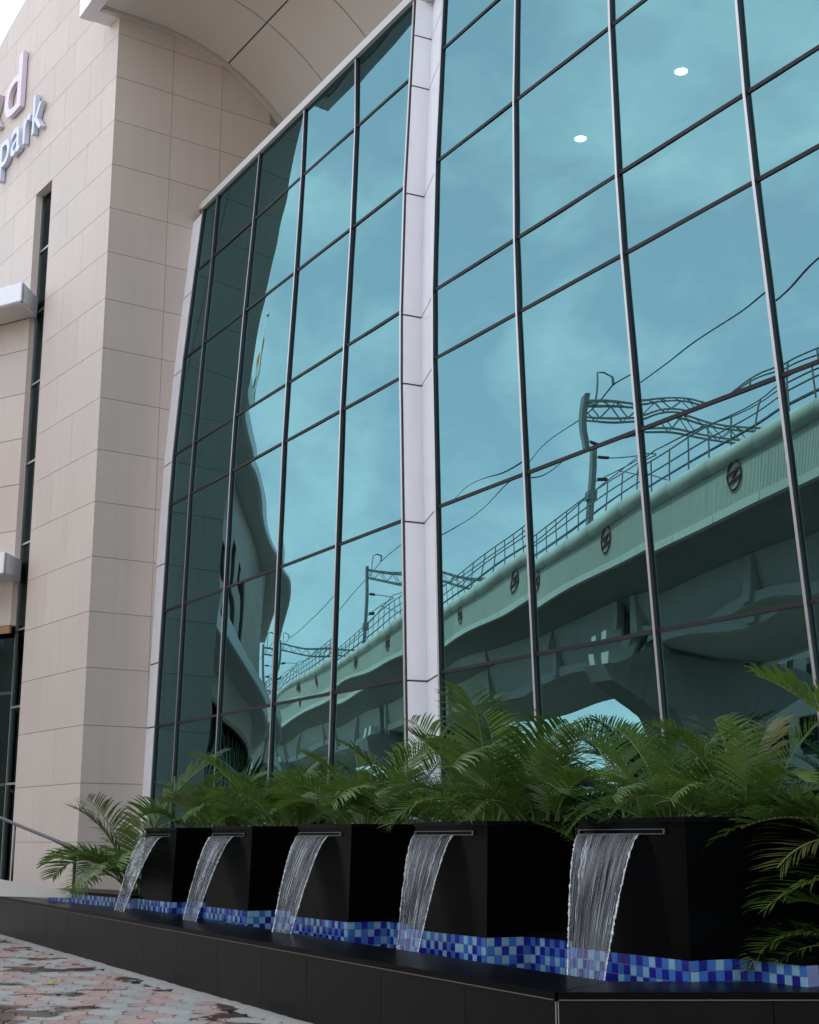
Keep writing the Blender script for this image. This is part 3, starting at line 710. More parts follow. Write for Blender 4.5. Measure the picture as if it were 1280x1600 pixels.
for r in range(len(rowz)-1):
    z0, z1 = rowz[r], rowz[r+1]
    cuts = [0, 1.2, SLOT0] if r % 2 == 0 else [0, 2.02, SLOT0]
    if z0 >= SLOTT-.01: cuts = [0, 1.25, 2.5, 3.75, 5.0, 6.25, 7.5, 8.75, 10.0, 12] if r % 2 == 0 else [0, .62, 2.1, 3.12, 4.37, 5.62, 6.87, 8.1, 9.4, 12]
    elif z0 >= 11.6: cuts = cuts + ['|', SLOT1, 5.0, 6.3, 7.6, 9]
    for a, c in zip(cuts, cuts[1:]):
        if a == '|' or c == '|': continue
        e = JG/2; a2 = a+(e if a else 0); c2 = c-e
        def q(u, z): return CO+FA*u+Z*min(z, roof(u))
        if z0 > roof(c): continue
        cpoly([q(a2, z0+e), q(c2, z0+e), q(c2, z1-e), q(a2, z1-e)], FNN, WT).build('cladding_panel', M['beige'], front)
# side wall
SD_ = az(55.5); SN = az(145.5)
sc_ = MB()
def vault(w): return 16.36-(4.0-math.sqrt(max(.01, 16.0-(max(0, w-.62))**2)))   # w measured along the side wall from the corner
SWL = 4.4
n = 24; pts = [CO+SD_*.03+Z*.66-SN*WT, CO+SD_*SWL+Z*.66-SN*WT]+[CO+SD_*(SWL-(SWL-.03)*i/n)+Z*(vault(SWL-(SWL-.03)*i/n)+.3)-SN*WT for i in range(n+1)]
sc_.prism(pts, -SN*.3)
side = sc_.build('side_wall', M['wall_joint'], bld)
for r in range(len(rowz)-1):
    z0, z1 = rowz[r], rowz[r+1]
    cuts = [0, 1.12, 2.14, 3.2, 4.3]
    for a, c in zip(cuts, cuts[1:]):
        e = JG/2; a2 = a+(e if a else 0.001); c2 = c-e
        za, zb = vault(a2)-.01, vault(c2)-.01
        if z0 > za: continue
        top = [CO+SD_*c2+Z*min(z1-e, max(zb, z0+.02)), CO+SD_*((a2+c2)/2)+Z*min(z1-e, vault((a2+c2)/2)-.01), CO+SD_*a2+Z*min(z1-e, za)]
        if top[1].z < z0+.03: continue
        cpoly([CO+SD_*a2+Z*(z0+e), CO+SD_*c2+Z*(z0+e)]+top, SN, WT-.002).build('cladding_panel', M['beige'], side)
# tower mass behind so that no sky shows through
b = MB(); Q0 = CO-FNN*.34+FA*.35
b.prism([Q0+Z*16.9, Q0+FA*13+Z*16.9, Q0+FA*13-FNN*8+Z*16.9, Q0-FNN*8+Z*16.9], Z*.4)
b.prism([Q0-FNN*3.5+Z*.66, Q0+FA*13-FNN*3.5+Z*.66, Q0+FA*13-FNN*8+Z*.66, Q0-FNN*8+Z*.66], Z*16.2)
b.build('rear_mass', M['soffit'], bld)

# --- canopy vault: arc section swept along the facade direction, built of panels with open joints
AX = az(148)                                                        # along the facade, towards the camera side
LV = 21.
def vp(w, l, d=0.):
    # section point on the side wall line, moved along the axis
    w0 = w; z = vault(w0)
    dz = (vault(w0+.02)-vault(w0-.02))/.04; nn = (SD_*(-dz)+Z).normalized()
    return CO+SD_*w0+Z*z+AX*l+nn*d
WV = [-.36, 2.2, 3.75]; LVS = [.12+1.66*i for i in range(13)]
b = MB(); n = 40
for l0, l1 in ((-.05, LVS[-1]),):
    vs = []
    for i in range(n+1):
        w = WV[0]+(WV[-1]-WV[0])*i/n
        for l in (l0, l1): vs += [vp(w, l, .035), vp(w, l, .5)]
    for i in range(n):
        a = 4*i; b.add([], []) ; b.f += [(a+i_ for i_ in ())] if False else []
    o = len(b.v); b.v += [tuple(p) for p in vs]
    for i in range(n):
        a = o+4*i; b.f += [(a, a+2, a+6, a+4), (a+1, a+5, a+7, a+3), (a, a+4, a+5, a+1), (a+2, a+3, a+7, a+6)]; b.mi += [0]*4
    b.f += [(o, o+1, o+3, o+2), (o+4*n, o+4*n+2, o+4*n+3, o+4*n+1)]; b.mi += [0, 0]
canopy = b.build('canopy', M['joint'], bld)
for k in range(len(WV)-1):
    for l0, l1 in zip(LVS, LVS[1:]):
        bb = MB(); n = 20; e = .014; vs = []
        for i in range(n+1):
            w = WV[k]+e+(WV[k+1]-WV[k]-2*e)*i/n
            for l in (l0+e, l1-e): vs += [vp(w, l, 0), vp(w, l, .03)]
        bb.v = [tuple(p) for p in vs]
        for i in range(n):
            a = 4*i; bb.f += [(a, a+2, a+6, a+4), (a, a+4, a+5, a+1), (a+2, a+3, a+7, a+6)]
        bb.f += [(0, 1, 3, 2), (4*n, 4*n+2, 4*n+3, 4*n+1)]; bb.mi = [0]*len(bb.f)
        q = bb.build('soffit_panel', M['soffit'], canopy)
# pale trim where the vault meets the side wall
b = MB(); n = 30
for l0, l1, dd in ((-.028, .075, -.05), (.083, .116, -.012)):
    o = len(b.v)
    for i in range(n+1):
        w = WV[0]+(3.7-WV[0])*i/n
        b.v += [tuple(vp(w, l0, dd)), tuple(vp(w, l1, dd)), tuple(vp(w, l0, .03)), tuple(vp(w, l1, .03))]
    for i in range(n):
        a = o+4*i; b.f += [(a, a+4, a+5, a+1), (a+1, a+5, a+7, a+3), (a, a+2, a+6, a+4)]; b.mi += [0]*3
b.build('vault_trim', M['trim'], canopy)
# front fascia of the canopy, projecting past the corner
b = MB(); o = CO+SD_*(-.62)+AX*(-.45)+Z*16.32
b.box(o, AX*21.2, SD_*.25, Z*.75)
b.box(o+SD_*.251+Z*.02, AX*.45, SD_*.36, Z*.70)
fas = b.build('canopy_fascia', M['white'], canopy)

# --- slot window between pillar and wing
b = MB(); SDp = .2
b.box(CO+FA*SLOT1-FNN*SDp+Z*5.45, FA*-.002, FNN*(SDp-.031), Z*(SLOTT-5.45))
b.build('reveal', M['beige'], bld)
b = MB(); b.box(CO+FA*SLOT0-FNN*SDp+Z*.66, FA*.004, FNN*(SDp-.032), Z*(SLOTT-.66)); b.box(CO+FA*SLOT0-FNN*SDp+Z*(SLOTT-.004), FA*(SLOT1-SLOT0), FNN*(SDp-.032), Z*.003)
b.build('reveal', M['beige'], bld)
slot = MB(); wz = [.66, 2.5, 3.9, 5.35, 7.0, 8.6, 10.2, 11.7, 13.0, SLOTT]
for z in wz[1:-1]: slot.box(CO+FA*SLOT0-FNN*(SDp-.04)+Z*(z-.02), FA*(SLOT1-SLOT0), FNN*.03, Z*.04)
slot.box(CO+FA*(SLOT1-.03)-FNN*(SDp-.04)+Z*.66, FA*.03, FNN*.03, Z*(SLOTT-.66))
sw = slot.build('slot_window', M['cap'], bld)
for z0, z1 in zip(wz, wz[1:]):
    bb = MB(); bb.box(CO+FA*(SLOT0+.005)-FNN*(SDp-.03)+Z*(z0+.02), FA*(SLOT1-SLOT0-.036), FNN*.012, Z*(z1-z0-.04)); bb.build('pane', M['darkglass'], sw)
b = MB(); b.box(CO+FA*(SLOT0-1)-FNN*2.5+Z*.66, FA*3.5, -FNN*.05, Z*14); b.box(CO+FA*(SLOT0-.2)-FNN*.55+Z*.66, FA*-.04, -FNN*2, Z*14); b.build('slot_interior', M['interior'], bld)

# --- projecting wing on the left with two cornices
WD = az(-58.6); W0 = CO+FA*SLOT1-FNN*.03
us = [0, 1.5, 3.0, 4.6, 6.2, 7.7, 8.9, 10.6, 11.9, 13.5, 14.8, 16.4, 18.0, 19.6, 21.0]
wsm = [W0+WD*u for u in us]
a_ = -58.0
for i in range(11):
    a_ += .9 if i < 8 else 0; wsm.append(wsm[-1]+az(a_)*1.6)
def smooth(pl, n):
    out = []
    for i in range(len(pl)-1):
        p0, p1, p2, p3 = pl[max(i-1, 0)], pl[i], pl[i+1], pl[min(i+2, len(pl)-1)]
        for k in range(n):
            t = k/n; out.append(.5*((2*p1)+(p2-p0)*t+(2*p0-5*p1+4*p2-p3)*t*t+(3*p1-p0-3*p2+p3)*t**3))
    out.append(pl[-1]); return out
def offs(pl, d):
    out = []
    for i, p in enumerate(pl):
        t = (pl[min(i+1, len(pl)-1)]-pl[max(i-1, 0)]).normalized(); nn = V((t.y, -t.x, 0))
        if nn.y > 0: nn = -nn
        out.append(p+nn*d)
    return out
WING_T = 11.6; LOWC = 6.05
b = MB()
po, pi_ = offs(wsm, -.03), offs(wsm, -.4)
wins = (5, 7, 9)
for i in range(len(wsm)-1):
    spans = [(LOWC-.6, WING_T)]
    if i in wins: spans = [(LOWC-.6, 7.28), (10.04, WING_T)]
    for z0, z1 in spans:
        b.prism([po[i]+Z*z0, po[i+1]+Z*z0, pi_[i+1]+Z*z0, pi_[i]+Z*z0], Z*(z1-z0))
b.prism([p+Z*(WING_T-.02) for p in po]+[V((-30, 58, WING_T-.02)), V((-9, 34, WING_T-.02))], Z*.15)
wing = b.build('wing_wall', M['joint'], bld)
wz2 = [5.45, 6.35, 7.28, 8.2, 9.12, 10.04, 10.95, 11.6]
pf, pb = wsm, offs(wsm, -.03)
for i in range(len(wsm)-1):
    for z0, z1 in zip(wz2, wz2[1:]):
        if i in wins and 7.2 < z0 < 10: continue
        e = .006; bb = MB(); d = (pf[i+1]-pf[i]).normalized()*(e if (i % 2 == 0) else 0); d2 = (pf[i+1]-pf[i]).normalized()*(e if (i % 2) else 0)
        bb.prism([pf[i]+d+Z*(z0+e), pf[i+1]-d2+Z*(z0+e), pb[i+1]-d2+Z*(z0+e), pb[i]+d+Z*(z0+e)], Z*(z1-z0-2*e)); bb.build('cladding_panel', M['beige'], wing)
for i in wins:
    q0, q1 = offs(wsm, -.45)[i], offs(wsm, -.45)[i+1]
    bb = MB(); bb.prism([q0+Z*7.1, q1+Z*7.1, q1+Z*10.1, q0+Z*10.1], (q1-q0).cross(Z).normalized()*.01); bb.build('window', M['darkglass'], wing)
def cornice(z0, z1, dout, nm, i0=0):
    b = MB(); o_, i_ = offs(wsm, dout)[i0:], offs(wsm, -.02)[i0:]
    ext = (o_[0]-o_[1]).normalized()*.55; o_[0] = o_[0]+ext; i_[0] = i_[0]+ext*.3
    for k in range(len(o_)-1):
        b.prism([o_[k]+Z*z0, o_[k+1]+Z*z0, i_[k+1]+Z*(z0+.02), i_[k]+Z*(z0+.02)], Z*.02, 1)
        b.prism([o_[k]+Z*(z0+.0), o_[k+1]+Z*(z0+.0), o_[k+1]+(i_[k+1]-o_[k+1])*.12+Z*z0, o_[k]+(i_[k]-o_[k])*.12+Z*z0], Z*(z1-z0), 0)
        b.prism([o_[k]+Z*z1, o_[k+1]+Z*z1, i_[k+1]+Z*z1, i_[k]+Z*z1], Z*.02, 0)
    b.prism([o_[0]+Z*z0, i_[0]+Z*z0, i_[0]+Z*z1, o_[0]+Z*z1], (o_[1]-o_[0]).normalized()*.03, 0)
    return b.build(nm, [M['white'], M['soffit']], wing)
cornice(11.6, 11.97, .75, 'cornice'); cornice(6.28, 6.66, .75, 'cornice')
# ground storey of the wing: glazing with frames and a timber band
b = MB(); q = offs(wsm, -.25)
for i in range(0, len(wsm)-1):
    b.bar(q[i]+Z*.66, q[i]+Z*5.45, .06, .06); b.bar(q[i]+Z*2.5, q[i+1]+Z*2.5, .05, .05); b.bar(q[i]+Z*4.2, q[i+1]+Z*4.2, .05, .05)
shop = b.build('storefront_frame', M['frame'], wing)
for i in range(len(wsm)-1):
    bb = MB(); nn = (q[i+1]-q[i]).cross(Z).normalized()
    bb.prism([q[i]+Z*.7, q[i+1]+Z*.7, q[i+1]+Z*5.45, q[i]+Z*5.45], nn*.01); bb.build('pane', M['darkglass'], shop)
b = MB(); q2 = offs(wsm, .02)
for i in range(len(wsm)-1): b.prism([q2[i]+Z*5.30, q2[i+1]+Z*5.30, po[i+1]+Z*5.30, po[i]+Z*5.30], Z*.14)
b.build('timber_band', M['wood'], wing)
b = MB(); q3 = offs(wsm, -3.)
for i in range(len(wsm)-1): b.prism([q3[i]+Z*.66, q3[i+1]+Z*.66, q3[i+1]+Z*11.2, q3[i]+Z*11.2], (q3[i+1]-q3[i]).cross(Z).normalized()*.05)
b.build('wing_interior', M['interior'], wing)
# end wall of the wing
b = MB(); e0 = wsm[-1]; e1 = V((-30, 58, 0)); b.prism([e0+Z*.66, e1+Z*.66, e1+Z*11.2, e0+Z*11.2], az(60)*.3); b.build('end_wall', M['beige'], wing)
# roof box and flag on the wing
b = MB(); rb = V((-14.6, 32.2, 11.85)); b.box(rb, az(-58)*3.4, az(32)*2, Z*1.9); b.build('roof_plant_room', M['darkglass'], wing)

# --- interior behind the mirror glass
b = MB()
def IP(s, D, z): return FD*(s+S0)+FM*D+Z*z
b.box(IP(-8.3, 15.0, .66), FD*19, FM*.1, Z*12.2); b.box(IP(-8.35, 8.9, .66), FM*6, FD*.05, Z*12.2); b.box(IP(10.3, 8.9, .66), FM*6, FD*.05, Z*12.2)
for z in (4.3, 8.2): b.box(IP(-8.2, 8.75, z), FD*18.4, FM*6.2, Z*.3)
b.build('interior_shell', M['interior'], bld)
b = MB(); b.box(IP(-8.2, 9.3, 11.62), FD*18.4, FM*5.7, Z*.2); ceil = b.build('ceiling', M['interior'], bld)
for s, D in ((-1.14, 11.83), (1.07, 11.87), (4.2, 11.87), (6.4, 11.87)):
    bb = MB(); pts = [IP(s, D, 11.605)+V((math.cos(a*.2618)*.088, math.sin(a*.2618)*.088, 0)) for a in range(24)]; bb.prism(pts, Z*.01); bb.build('downlight', M['lamp'], ceil)
# roof over the glass and outer shell
b = MB(); b.prism([IP(-8.9, 8.86, 12.9), IP(10.6, 8.86, 12.9), IP(10.6, 15.4, 12.9), IP(-8.9, 15.4, 12.9)], Z*.1)
b.prism([IP(10.6, 8.0, .66), IP(11.6, 8.0, .66), IP(11.6, 15.4, .66), IP(10.6, 15.4, .66)], Z*15.5)
b.prism([IP(-8.9, 15.2, .66), IP(11.6, 15.2, .66), IP(11.6, 15.5, .66), IP(-8.9, 15.5, .66)], Z*16)
b.prism([IP(-12.5, 8.6, 16.85), IP(11.6, 8.6, 16.85), IP(11.6, 15.5, 16.85), IP(-12.5, 15.5, 16.85)], Z*.2)
b.build('rear_shell', M['beige'], bld)

# ------------------------------------------------------------------ wall sign
sign = thing('wall_sign', 'raised metal lettering in lilac and pale blue on the beige wall, top left', 'sign', CO+FA*5+FNN*.05+Z*15.2)
def letter(ch, u_right, zb, h, width, faces, depth=.13, shear=0):
    cu = bpy.data.curves.new('letter', 'FONT'); cu.body = ch; cu.size = 1; cu.extrude = 0.0; cu.offset = .004
    tmp = bpy.data.objects.new('tmp', cu); COL.objects.link(tmp); dg = bpy.context.evaluated_depsgraph_get(); me = bpy.data.meshes.new_from_object(tmp.evaluated_get(dg)); bpy.data.objects.remove(tmp)
    bm = bmesh.new(); bm.from_mesh(me); bmesh.ops.remove_doubles(bm, verts=bm.verts, dist=1e-4)
    xs = [v.co.x for v in bm.verts]; ys = [v.co.y for v in bm.verts]; x0, x1 = min(xs), max(xs)
    fs = list(bm.faces); 
    for f in fs: f.material_index = 0
    ret = bmesh.ops.extrude_face_region(bm, geom=fs); nv = [g for g in ret['geom'] if isinstance(g, bmesh.types.BMVert)]
    for v in nv: v.co.z += 1
    for f in bm.faces: f.material_index = 0 if all(v.co.z > .5 for v in f.verts) or all(v.co.z < .5 for v in f.verts) else 1
    for v in bm.verts:
        kx = (v.co.x-x0)/(x1-x0); p = CO+FA*(u_right+width*(1-kx))+Z*(zb+v.co.y/.70*h)+FNN*(.02+depth*v.co.z); v.co = p
    bmesh.ops.recalc_face_normals(bm, faces=bm.faces)
    for f in bm.faces: f.smooth = False
    bm.to_mesh(me); bm.free(); me.materials.clear(); me.materials.append(faces); me.materials.append(M['letter_side'])
    return obj('letter', me, sign)
for ch, u, w in (('e', 6.05, .62), ('p', 5.3, .58), ('a', 4.66, .54), ('r', 4.1, .4), ('k', 3.45, .53)):
    letter(ch, u, 15.6, .9, w, M['bluewhite'], .10)
letter('x', 6.05, 16.72, 1.15, .9, M['lilac']); 
letter('d', 4.8, 16.65, 1.32, 1.0, M['lilac'], .10)

# ------------------------------------------------------------------ handrail of the ramp at the left
hr = thing('handrail', 'dark steel handrail sloping down beside the beige pillar at the left edge', 'handrail', (-5.0, 21.6, .68))
a = V((-4.96, 21.7, .68)); a1 = a+Z*.68; dirr = V((-1.21, .55, .0)).normalized(); far = a1+dirr*5.5+Z*1.75
b = MB(); b.tube([a, a+Z*.58, a+Z*.655+dirr*.02, a1+dirr*.06+Z*.03, far], .024, 10); b.build('rail', M['darksteel'], hr, smooth=True)
for t in (1.15, 2.6, 4.1):
    p = a1+dirr*t+Z*(1.75*t/5.5); b = MB(); b.tube([V((p.x, p.y, .68)), p-Z*.02], .018, 8); b.build('post', M['darksteel'], hr, smooth=True)
b = MB(); q = a+dirr*.5+az(-60)*.12
b.prism([a+dirr*1.0-Z*.01, a+dirr*6-Z*.01, a+dirr*6+Z*.62, a+dirr*1.0+Z*.01], az(-62)*-1.6)
tag(b.build('ramp', M['plaza']), kind='structure')

# ------------------------------------------------------------------ viaduct
via = thing('elevated_railway_viaduct', 'long curved looking concrete railway viaduct reflected in the glass', 'viaduct', VA)
via['label'] = 'long concrete railway viaduct with round emblems on its parapet, seen mirrored in the glass'
T0, T1 = -62., 150.
def VP(t, off, z): return VA+VD*t-VN*off+Z*z
VW = 10.6
b = MB()
sec = [(.1, 11.62), (.1, 12.3), (VW-.1, 12.3), (VW-.1, 11.62), (VW-.5, 11.5), (8.3, 10.95), (7.6, 10.1), (3.0, 10.1), (2.3, 10.95), (.5, 11.5)]
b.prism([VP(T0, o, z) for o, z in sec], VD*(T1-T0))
deck = b.build('deck', M['concrete_shaded'], via)
# lower girder, spanning between piers with segment ribs
piers = [-55.5, -22.5, 10.5, 43.5, 76.5, 109.5, 142.5]
for p0, p1 in zip(piers, piers[1:]):
    bb = MB(); s2 = [(2.2, 10.96), (2.6, 9.35), (3.2, 9.2), (7.4, 9.2), (8.0, 9.35), (8.4, 10.96)]
    bb.prism([VP(p0+.9, o, z) for o, z in s2], VD*(p1-p0-1.8))
    for k in range(5):
        t = p0+.9+(p1-p0-1.8)*k/4; bb.box(VP(t-.25, 2.12, 9.25), VD*.5, -VN*.35, Z*1.7)
    bb.box(VP(p0+.9, 2.28, 9.18), VD*(p1-p0-1.8), -VN*.3, Z*.4)
    bb.build('girder', M['concrete'], via)
for p in piers:
    bb = MB()
    prof = [(.7, 8.75), (1.6, 9.0), (9.0, 9.0), (9.9, 8.75), (9.6, 8.1), (7.4, 6.9), (6.4, 5.2), (6.4, -.05), (4.2, -.05), (4.2, 5.2), (3.2, 6.9), (1.0, 8.1)]
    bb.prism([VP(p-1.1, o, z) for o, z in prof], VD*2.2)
    pr = bb.build('pier', M['concrete_shaded'], via)
    for o in (1.3, 2.9, 7.7, 9.2):
        for dt in (-.75, .45): bb = MB(); zb = 8.9; bb.prism([VP(p+dt-.12, o-.35, zb), VP(p+dt+.42, o-.35, zb), VP(p+dt+.42, o+.35, zb), VP(p+dt-.12, o+.35, zb)], Z*.5); bb.build('bearing_block', M['concrete_panel'], pr)
# parapet panels, ribbed, with emblem on every third one
PL = 2.9
def ribbed(flip=False):
    bb = MB(); n = 36; g = .012
    prof = []
    for i in range(n):
        t0 = g+(PL-2*g)*i/n; dt = (PL-2*g)/n
        prof += [(t0, 0.0), (t0+dt*.5, 0.0), (t0+dt*.5, -.018), (t0+dt, -.018)]
    k = len(prof); vs = []
    for t, d in prof: vs += [(t, d, -.70), (t, d, .72)]
    fs = [(2*i, 2*i+2, 2*i+3, 2*i+1) for i in range(k-1)]
    bb.add(vs, fs)
    # smooth bottom band and edges
    bb.box((g, .03, -.95), (PL-2*g, 0, 0), (0, -.2, 0), (0, 0, .25)); bb.box((g, -.019, -.70), (PL-2*g, 0, 0), (0, -.16, 0), (0, 0, 1.42))
    return bb.mesh('parapet_panel', M['concrete_panel'])
rib = ribbed()
# local axes: x along VD, y outward (towards the building), z up
def vmat(t, off, z, front=True):
    if front: X = VD; Y = VN
    else: X = -VD; Y = -VN
    m = Matrix(((X.x, Y.x, 0, 0), (X.y, Y.y, 0, 0), (0, 0, 1, 0), (0, 0, 0, 1)))
    return m
hand = VD.cross(VN).z                                               # <0 : left-handed, so run x the other way
def place_local(o, t, off, z, parent):
    X = -VD if hand < 0 else VD; Y = VN
    m = Matrix(((X.x, Y.x, 0, 0), (X.y, Y.y, 0, 0), (0, 0, 1, 0), (0, 0, 0, 1)))
    o.matrix_parent_inverse = Matrix.Translation(-parent.location) if parent.type == 'EMPTY' else Matrix()
    o.matrix_basis = Matrix.Translation(VP(t, off, z)) @ m
def emblem_mesh():
    bb = MB(); R = .43; n = 28
    bb.tube([(R*math.cos(2*math.pi*i/n), .02, R*math.sin(2*math.pi*i/n)) for i in range(n)], .03, 6, closed=True)
    for dz in (.13, -.13):
        w = math.sqrt(R*R-(abs(dz)+.05)**2)*.95
        bb.bar((-w, .02, dz-.045), (w, .02, dz+.045), .05, .05)
    bb.bar((-.13, .02, -.12), (.13, .02, .12), .05, .05)
    return bb.mesh('emblem', M['emblem'])
emb = emblem_mesh()
tube_m = MB(); nseg = 3
tube_m.tube([(0.008, 0, 0), (PL-.008, 0, 0)], .29, 20)
tube_me = tube_m.mesh('coping_tube', M['concrete_panel'], False)
for p in tube_me.polygons: p.use_smooth = len(p.vertices) == 4
base_t = -2.75
k0 = int((T0-base_t)/PL); k1 = int((T1-base_t)/PL)
backp = MB()
for k in range(k0, k1):
    t = base_t+k*PL
    q = obj('parapet_panel', rib, via); place_local(q, t+(PL if hand < 0 else 0), 0, 12.32, via)
    if k % 3 == 0:
        e = obj('emblem', emb, q); e.location = (PL/2, .02, .13)
    q = obj('coping_tube', tube_me, via); place_local(q, t+(PL if hand < 0 else 0), .05, 13.12, via)
backp.box(VP(T0, VW, 11.4), VD*(T1-T0), VN*.2, Z*1.9); backp.build('rear_parapet', M['concrete'], via)
# handrail on the parapet
b = MB()
for z in (13.75, 14.15, 14.58): b.tube([VP(T0, .12, z), VP(T1, .12, z)], .028, 6)
rl = b.build('parapet_rail', M['rail'], via)
pb_ = MB(); pb_.tube([(0, 0, 13.3), (0, 0, 14.6)], .03, 6); pme = pb_.mesh('rail_post', M['rail'])
t = -40.
while t < 110:
    q = obj('rail_post', pme, rl); q.location = VP(t, .12, 0); t += 1.45
# overhead line portals
gl_ = ['catenary portal nearest in the mirrored view, with bent lattice beam over the viaduct', 'second catenary portal along the viaduct, left of the white groove', 'third catenary portal along the viaduct, far off', 'fourth catenary portal, smallest and farthest along the viaduct', 'catenary portal on the viaduct behind the photographer']
def portal(t, label):
    g = thing('catenary_portal', label, 'gantry', VP(t, 5, 12.3), 'catenary portals on the viaduct')
    for off in (.55, VW-.55):
        b = MB(); b.box(VP(t-.16, off-.11, 12.3), VD*.32, -VN*.22, Z*6.3); b.box(VP(t-.2, off-.2, 14.6), VD*.4, -VN*.4, Z*.35); b.build('post', M['mast'], g)
    b = MB(); z0, z1 = 17.75, 18.35
    for dz in (z0, z1):
        for dt in (-.22, .22): b.bar(VP(t+dt, .6, dz), VP(t+dt, VW-.6, dz), .07, .07)
    n = 16
    for i in range(n):
        o0 = .6+(VW-1.2)*i/n; o1 = .6+(VW-1.2)*(i+1)/n
        for dt in (-.22, .22): b.bar(VP(t+dt, o0, z0 if i % 2 else z1), VP(t+dt, o1, z1 if i % 2 else z0), .035, .035)
        b.bar(VP(t-.22, o0, z1), VP(t+.22, o1, z1), .03, .03)
    b.build('lattice_beam', M['mast'], g)
    b = MB(); b.tube([VP(t, 1.0, 18.3), VP(t, 1.0, 19.35), VP(t, 1.35, 19.42), VP(t, 1.75, 19.3)], .045, 6); b.tube([VP(t, 1.75, 19.3), VP(t, 1.75, 19.0)], .07, 6); b.build('bracket', M['mast'], g)
    for off, sg in ((.55, 1), (VW-.55, -1)):
        b = MB(); b.tube([VP(t, off, 16.6), VP(t, off+sg*2.4, 16.75)], .03, 6); b.tube([VP(t, off, 15.3), VP(t, off+sg*2.4, 16.7)], .03, 6); b.tube([VP(t, off+sg*1.2, 16.0), VP(t, off+sg*2.9, 15.75)], .022, 6)
        arm = b.build('cantilever_arm', M['mast'], g)
        b = MB()
        for z in (16.62, 15.5): b.tube([VP(t, off+sg*.25, z), VP(t, off+sg*.7, z+.03)], .085, 8)
        b.build('insulator', M['insul'], arm)
for t, lb in zip((10.5, 42.5, 74.5, 106.5, -21.5), gl_): portal(t, lb)
wl_ = ['upper overhead wire on the building side of the viaduct', 'lower contact wire on the building side of the viaduct', 'upper overhead wire on the road side of the viaduct', 'lower contact wire on the road side of the viaduct', 'high feeder wire strung between the portal brackets']
for (off, z, sag), lb in zip(((2.9, 16.9, .7), (3.2, 15.75, .05), (VW-2.9, 16.9, .7), (VW-3.2, 15.75, .05), (1.75, 19.0, .55)), wl_):
    pts = []
    for a, c in zip((-53.5, -21.5, 10.5, 42.5, 74.5, 106.5), (-21.5, 10.5, 42.5, 74.5, 106.5, 138.5)):
        for i in range(10): q = i/10; pts.append(VP(a+(c-a)*q, off, z-sag*4*q*(1-q)))
    b = MB(); b.tube(pts, .028, 5); tag(b.build('overhead_wire', M['wire']), lb, 'wire', 'overhead wires along the viaduct')

# ------------------------------------------------------------------ flagpole on the wing roof
fp_ = V((-16.0, 32.2, 11.73))
fl = thing('flagpole', 'flagpole with drooping saffron, white and green flag, mirrored in the dark left glass', 'flagpole', fp_)
b = MB(); b.tube([fp_, fp_+Z*5.6], [.05, .025], 8); b.tube([fp_+Z*5.6, fp_+Z*5.68], .06, 8); b.build('pole', M['white'], fl, smooth=True)
b = MB(); nx, ny = 14, 12
for j in range(ny+1):
    for i in range(nx+1):
        u, v = i/nx, j/ny
        p = fp_+Z*(5.3-1.5*v-1.3*u*u)+az(-50)*(.6*u**.8)+az(40)*(.16*math.sin(u*9+v*2)*u)
        b.v.append(tuple(p))
for j in range(ny):
    for i in range(nx):
        a = j*(nx+1)+i; b.f.append((a, a+1, a+nx+2, a+nx+1)); b.mi.append(min(2, j*3//ny))
b.build('flag', [M['saffron'], M['flagwhite'], M['flaggreen']], fl, smooth=True)

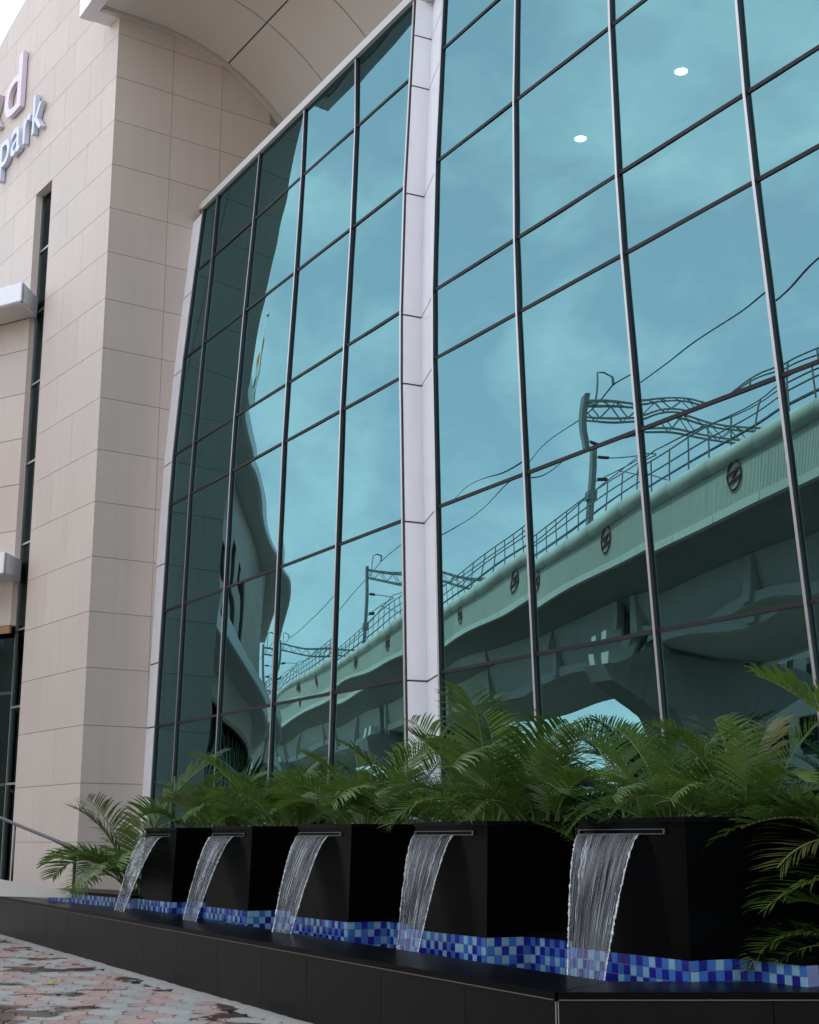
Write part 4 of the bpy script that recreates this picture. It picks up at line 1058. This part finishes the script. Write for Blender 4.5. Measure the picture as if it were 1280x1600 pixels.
# ------------------------------------------------------------------ street trees beyond the viaduct
def tree(label, loc, h, cr, seed):
    r = random.Random(seed); t = thing('street_tree', label, 'tree', loc, 'trees beyond the viaduct'); loc = V(loc)
    b = MB(); b.tube([loc, loc+V((.1, 0, h*.3)), loc+V((0, .1, h*.55))], [.22, .17, .12], 8)
    ends = []
    for i in range(7):
        a = r.uniform(0, 6.3); e = loc+V((math.cos(a)*cr*.6, math.sin(a)*cr*.6, h*(.6+.3*r.random()))); b.tube([loc+Z*h*(.35+.15*r.random()), (loc+Z*h*.5).lerp(e, .6)+Z*.2, e], [.09, .06, .02], 5); ends.append(e)
    b.build('trunk', M['bark'], t, smooth=True)
    lf = MB()
    cl = ends+[loc+V((r.gauss(0, cr*.45), r.gauss(0, cr*.45), h*r.uniform(.55, 1))) for _ in range(22)]
    for c in cl:
        for _ in range(130):
            p = c+V((r.gauss(0, .42), r.gauss(0, .42), r.gauss(0, .34))); d = V((r.gauss(0, 1), r.gauss(0, 1), r.gauss(0, .6))).normalized(); e = d.cross(V((r.gauss(0, 1), r.gauss(0, 1), r.gauss(0, 1)))).normalized(); s_ = r.uniform(.09, .17)
            lf.add([p-d*s_, p+e*s_*.5, p+d*s_, p-e*s_*.5], [(0, 1, 2, 3)])
    lf.build('crown', M['tree_leaf'], t)
for i, (t, o, h) in enumerate(((52, 20, 7.0), (75, 21, 7.5), (98, 19, 7), (30, 24, 5.2))):
    tree(['street tree across the road, nearest of the mirrored trees', 'tallest mirrored street tree across the road', 'farthest mirrored street tree across the road', 'low street tree under the mirrored viaduct edge'][i], VP(t, o, -.05), h, 3.0, 500+i)

# ------------------------------------------------------------------ building across the road, seen mirrored under the viaduct
rbd = thing('roadside_building', 'dark grey roadside building across the road, mirrored under the viaduct', 'building', VP(27, 17.5, 0))
b = MB(); b.prism([VP(16, 17.5, -.05), VP(37, 17.5, -.05), VP(37, 27, -.05), VP(16, 27, -.05)], Z*12.6); M['dark_render'] = mat('dark_weathered_render', (.16, .155, .145), .9, var=.2, vscale=.5, streak=.3)
rw = b.build('wall', M['dark_render'], rbd)
b = MB(); b.prism([VP(15.7, 17.2, 12.55), VP(37.3, 17.2, 12.55), VP(37.3, 27.3, 12.55), VP(15.7, 27.3, 12.55)], Z*.5); b.build('parapet', M['dark_render'], rbd)
for z in (1.0, 4.2, 7.4, 10.2):
    for k in range(6):
        t = 17.6+k*3.3; fr = MB(); fr.box(VP(t, 17.44, z), VD*1.9, -VN*-.09, Z*1.5); w_ = fr.build('window', M['frame'], rbd)
        pn = MB(); pn.box(VP(t+.08, 17.34, z+.08), VD*1.74, VN*.02, Z*1.34); pn.build('pane', M['darkglass'], w_)
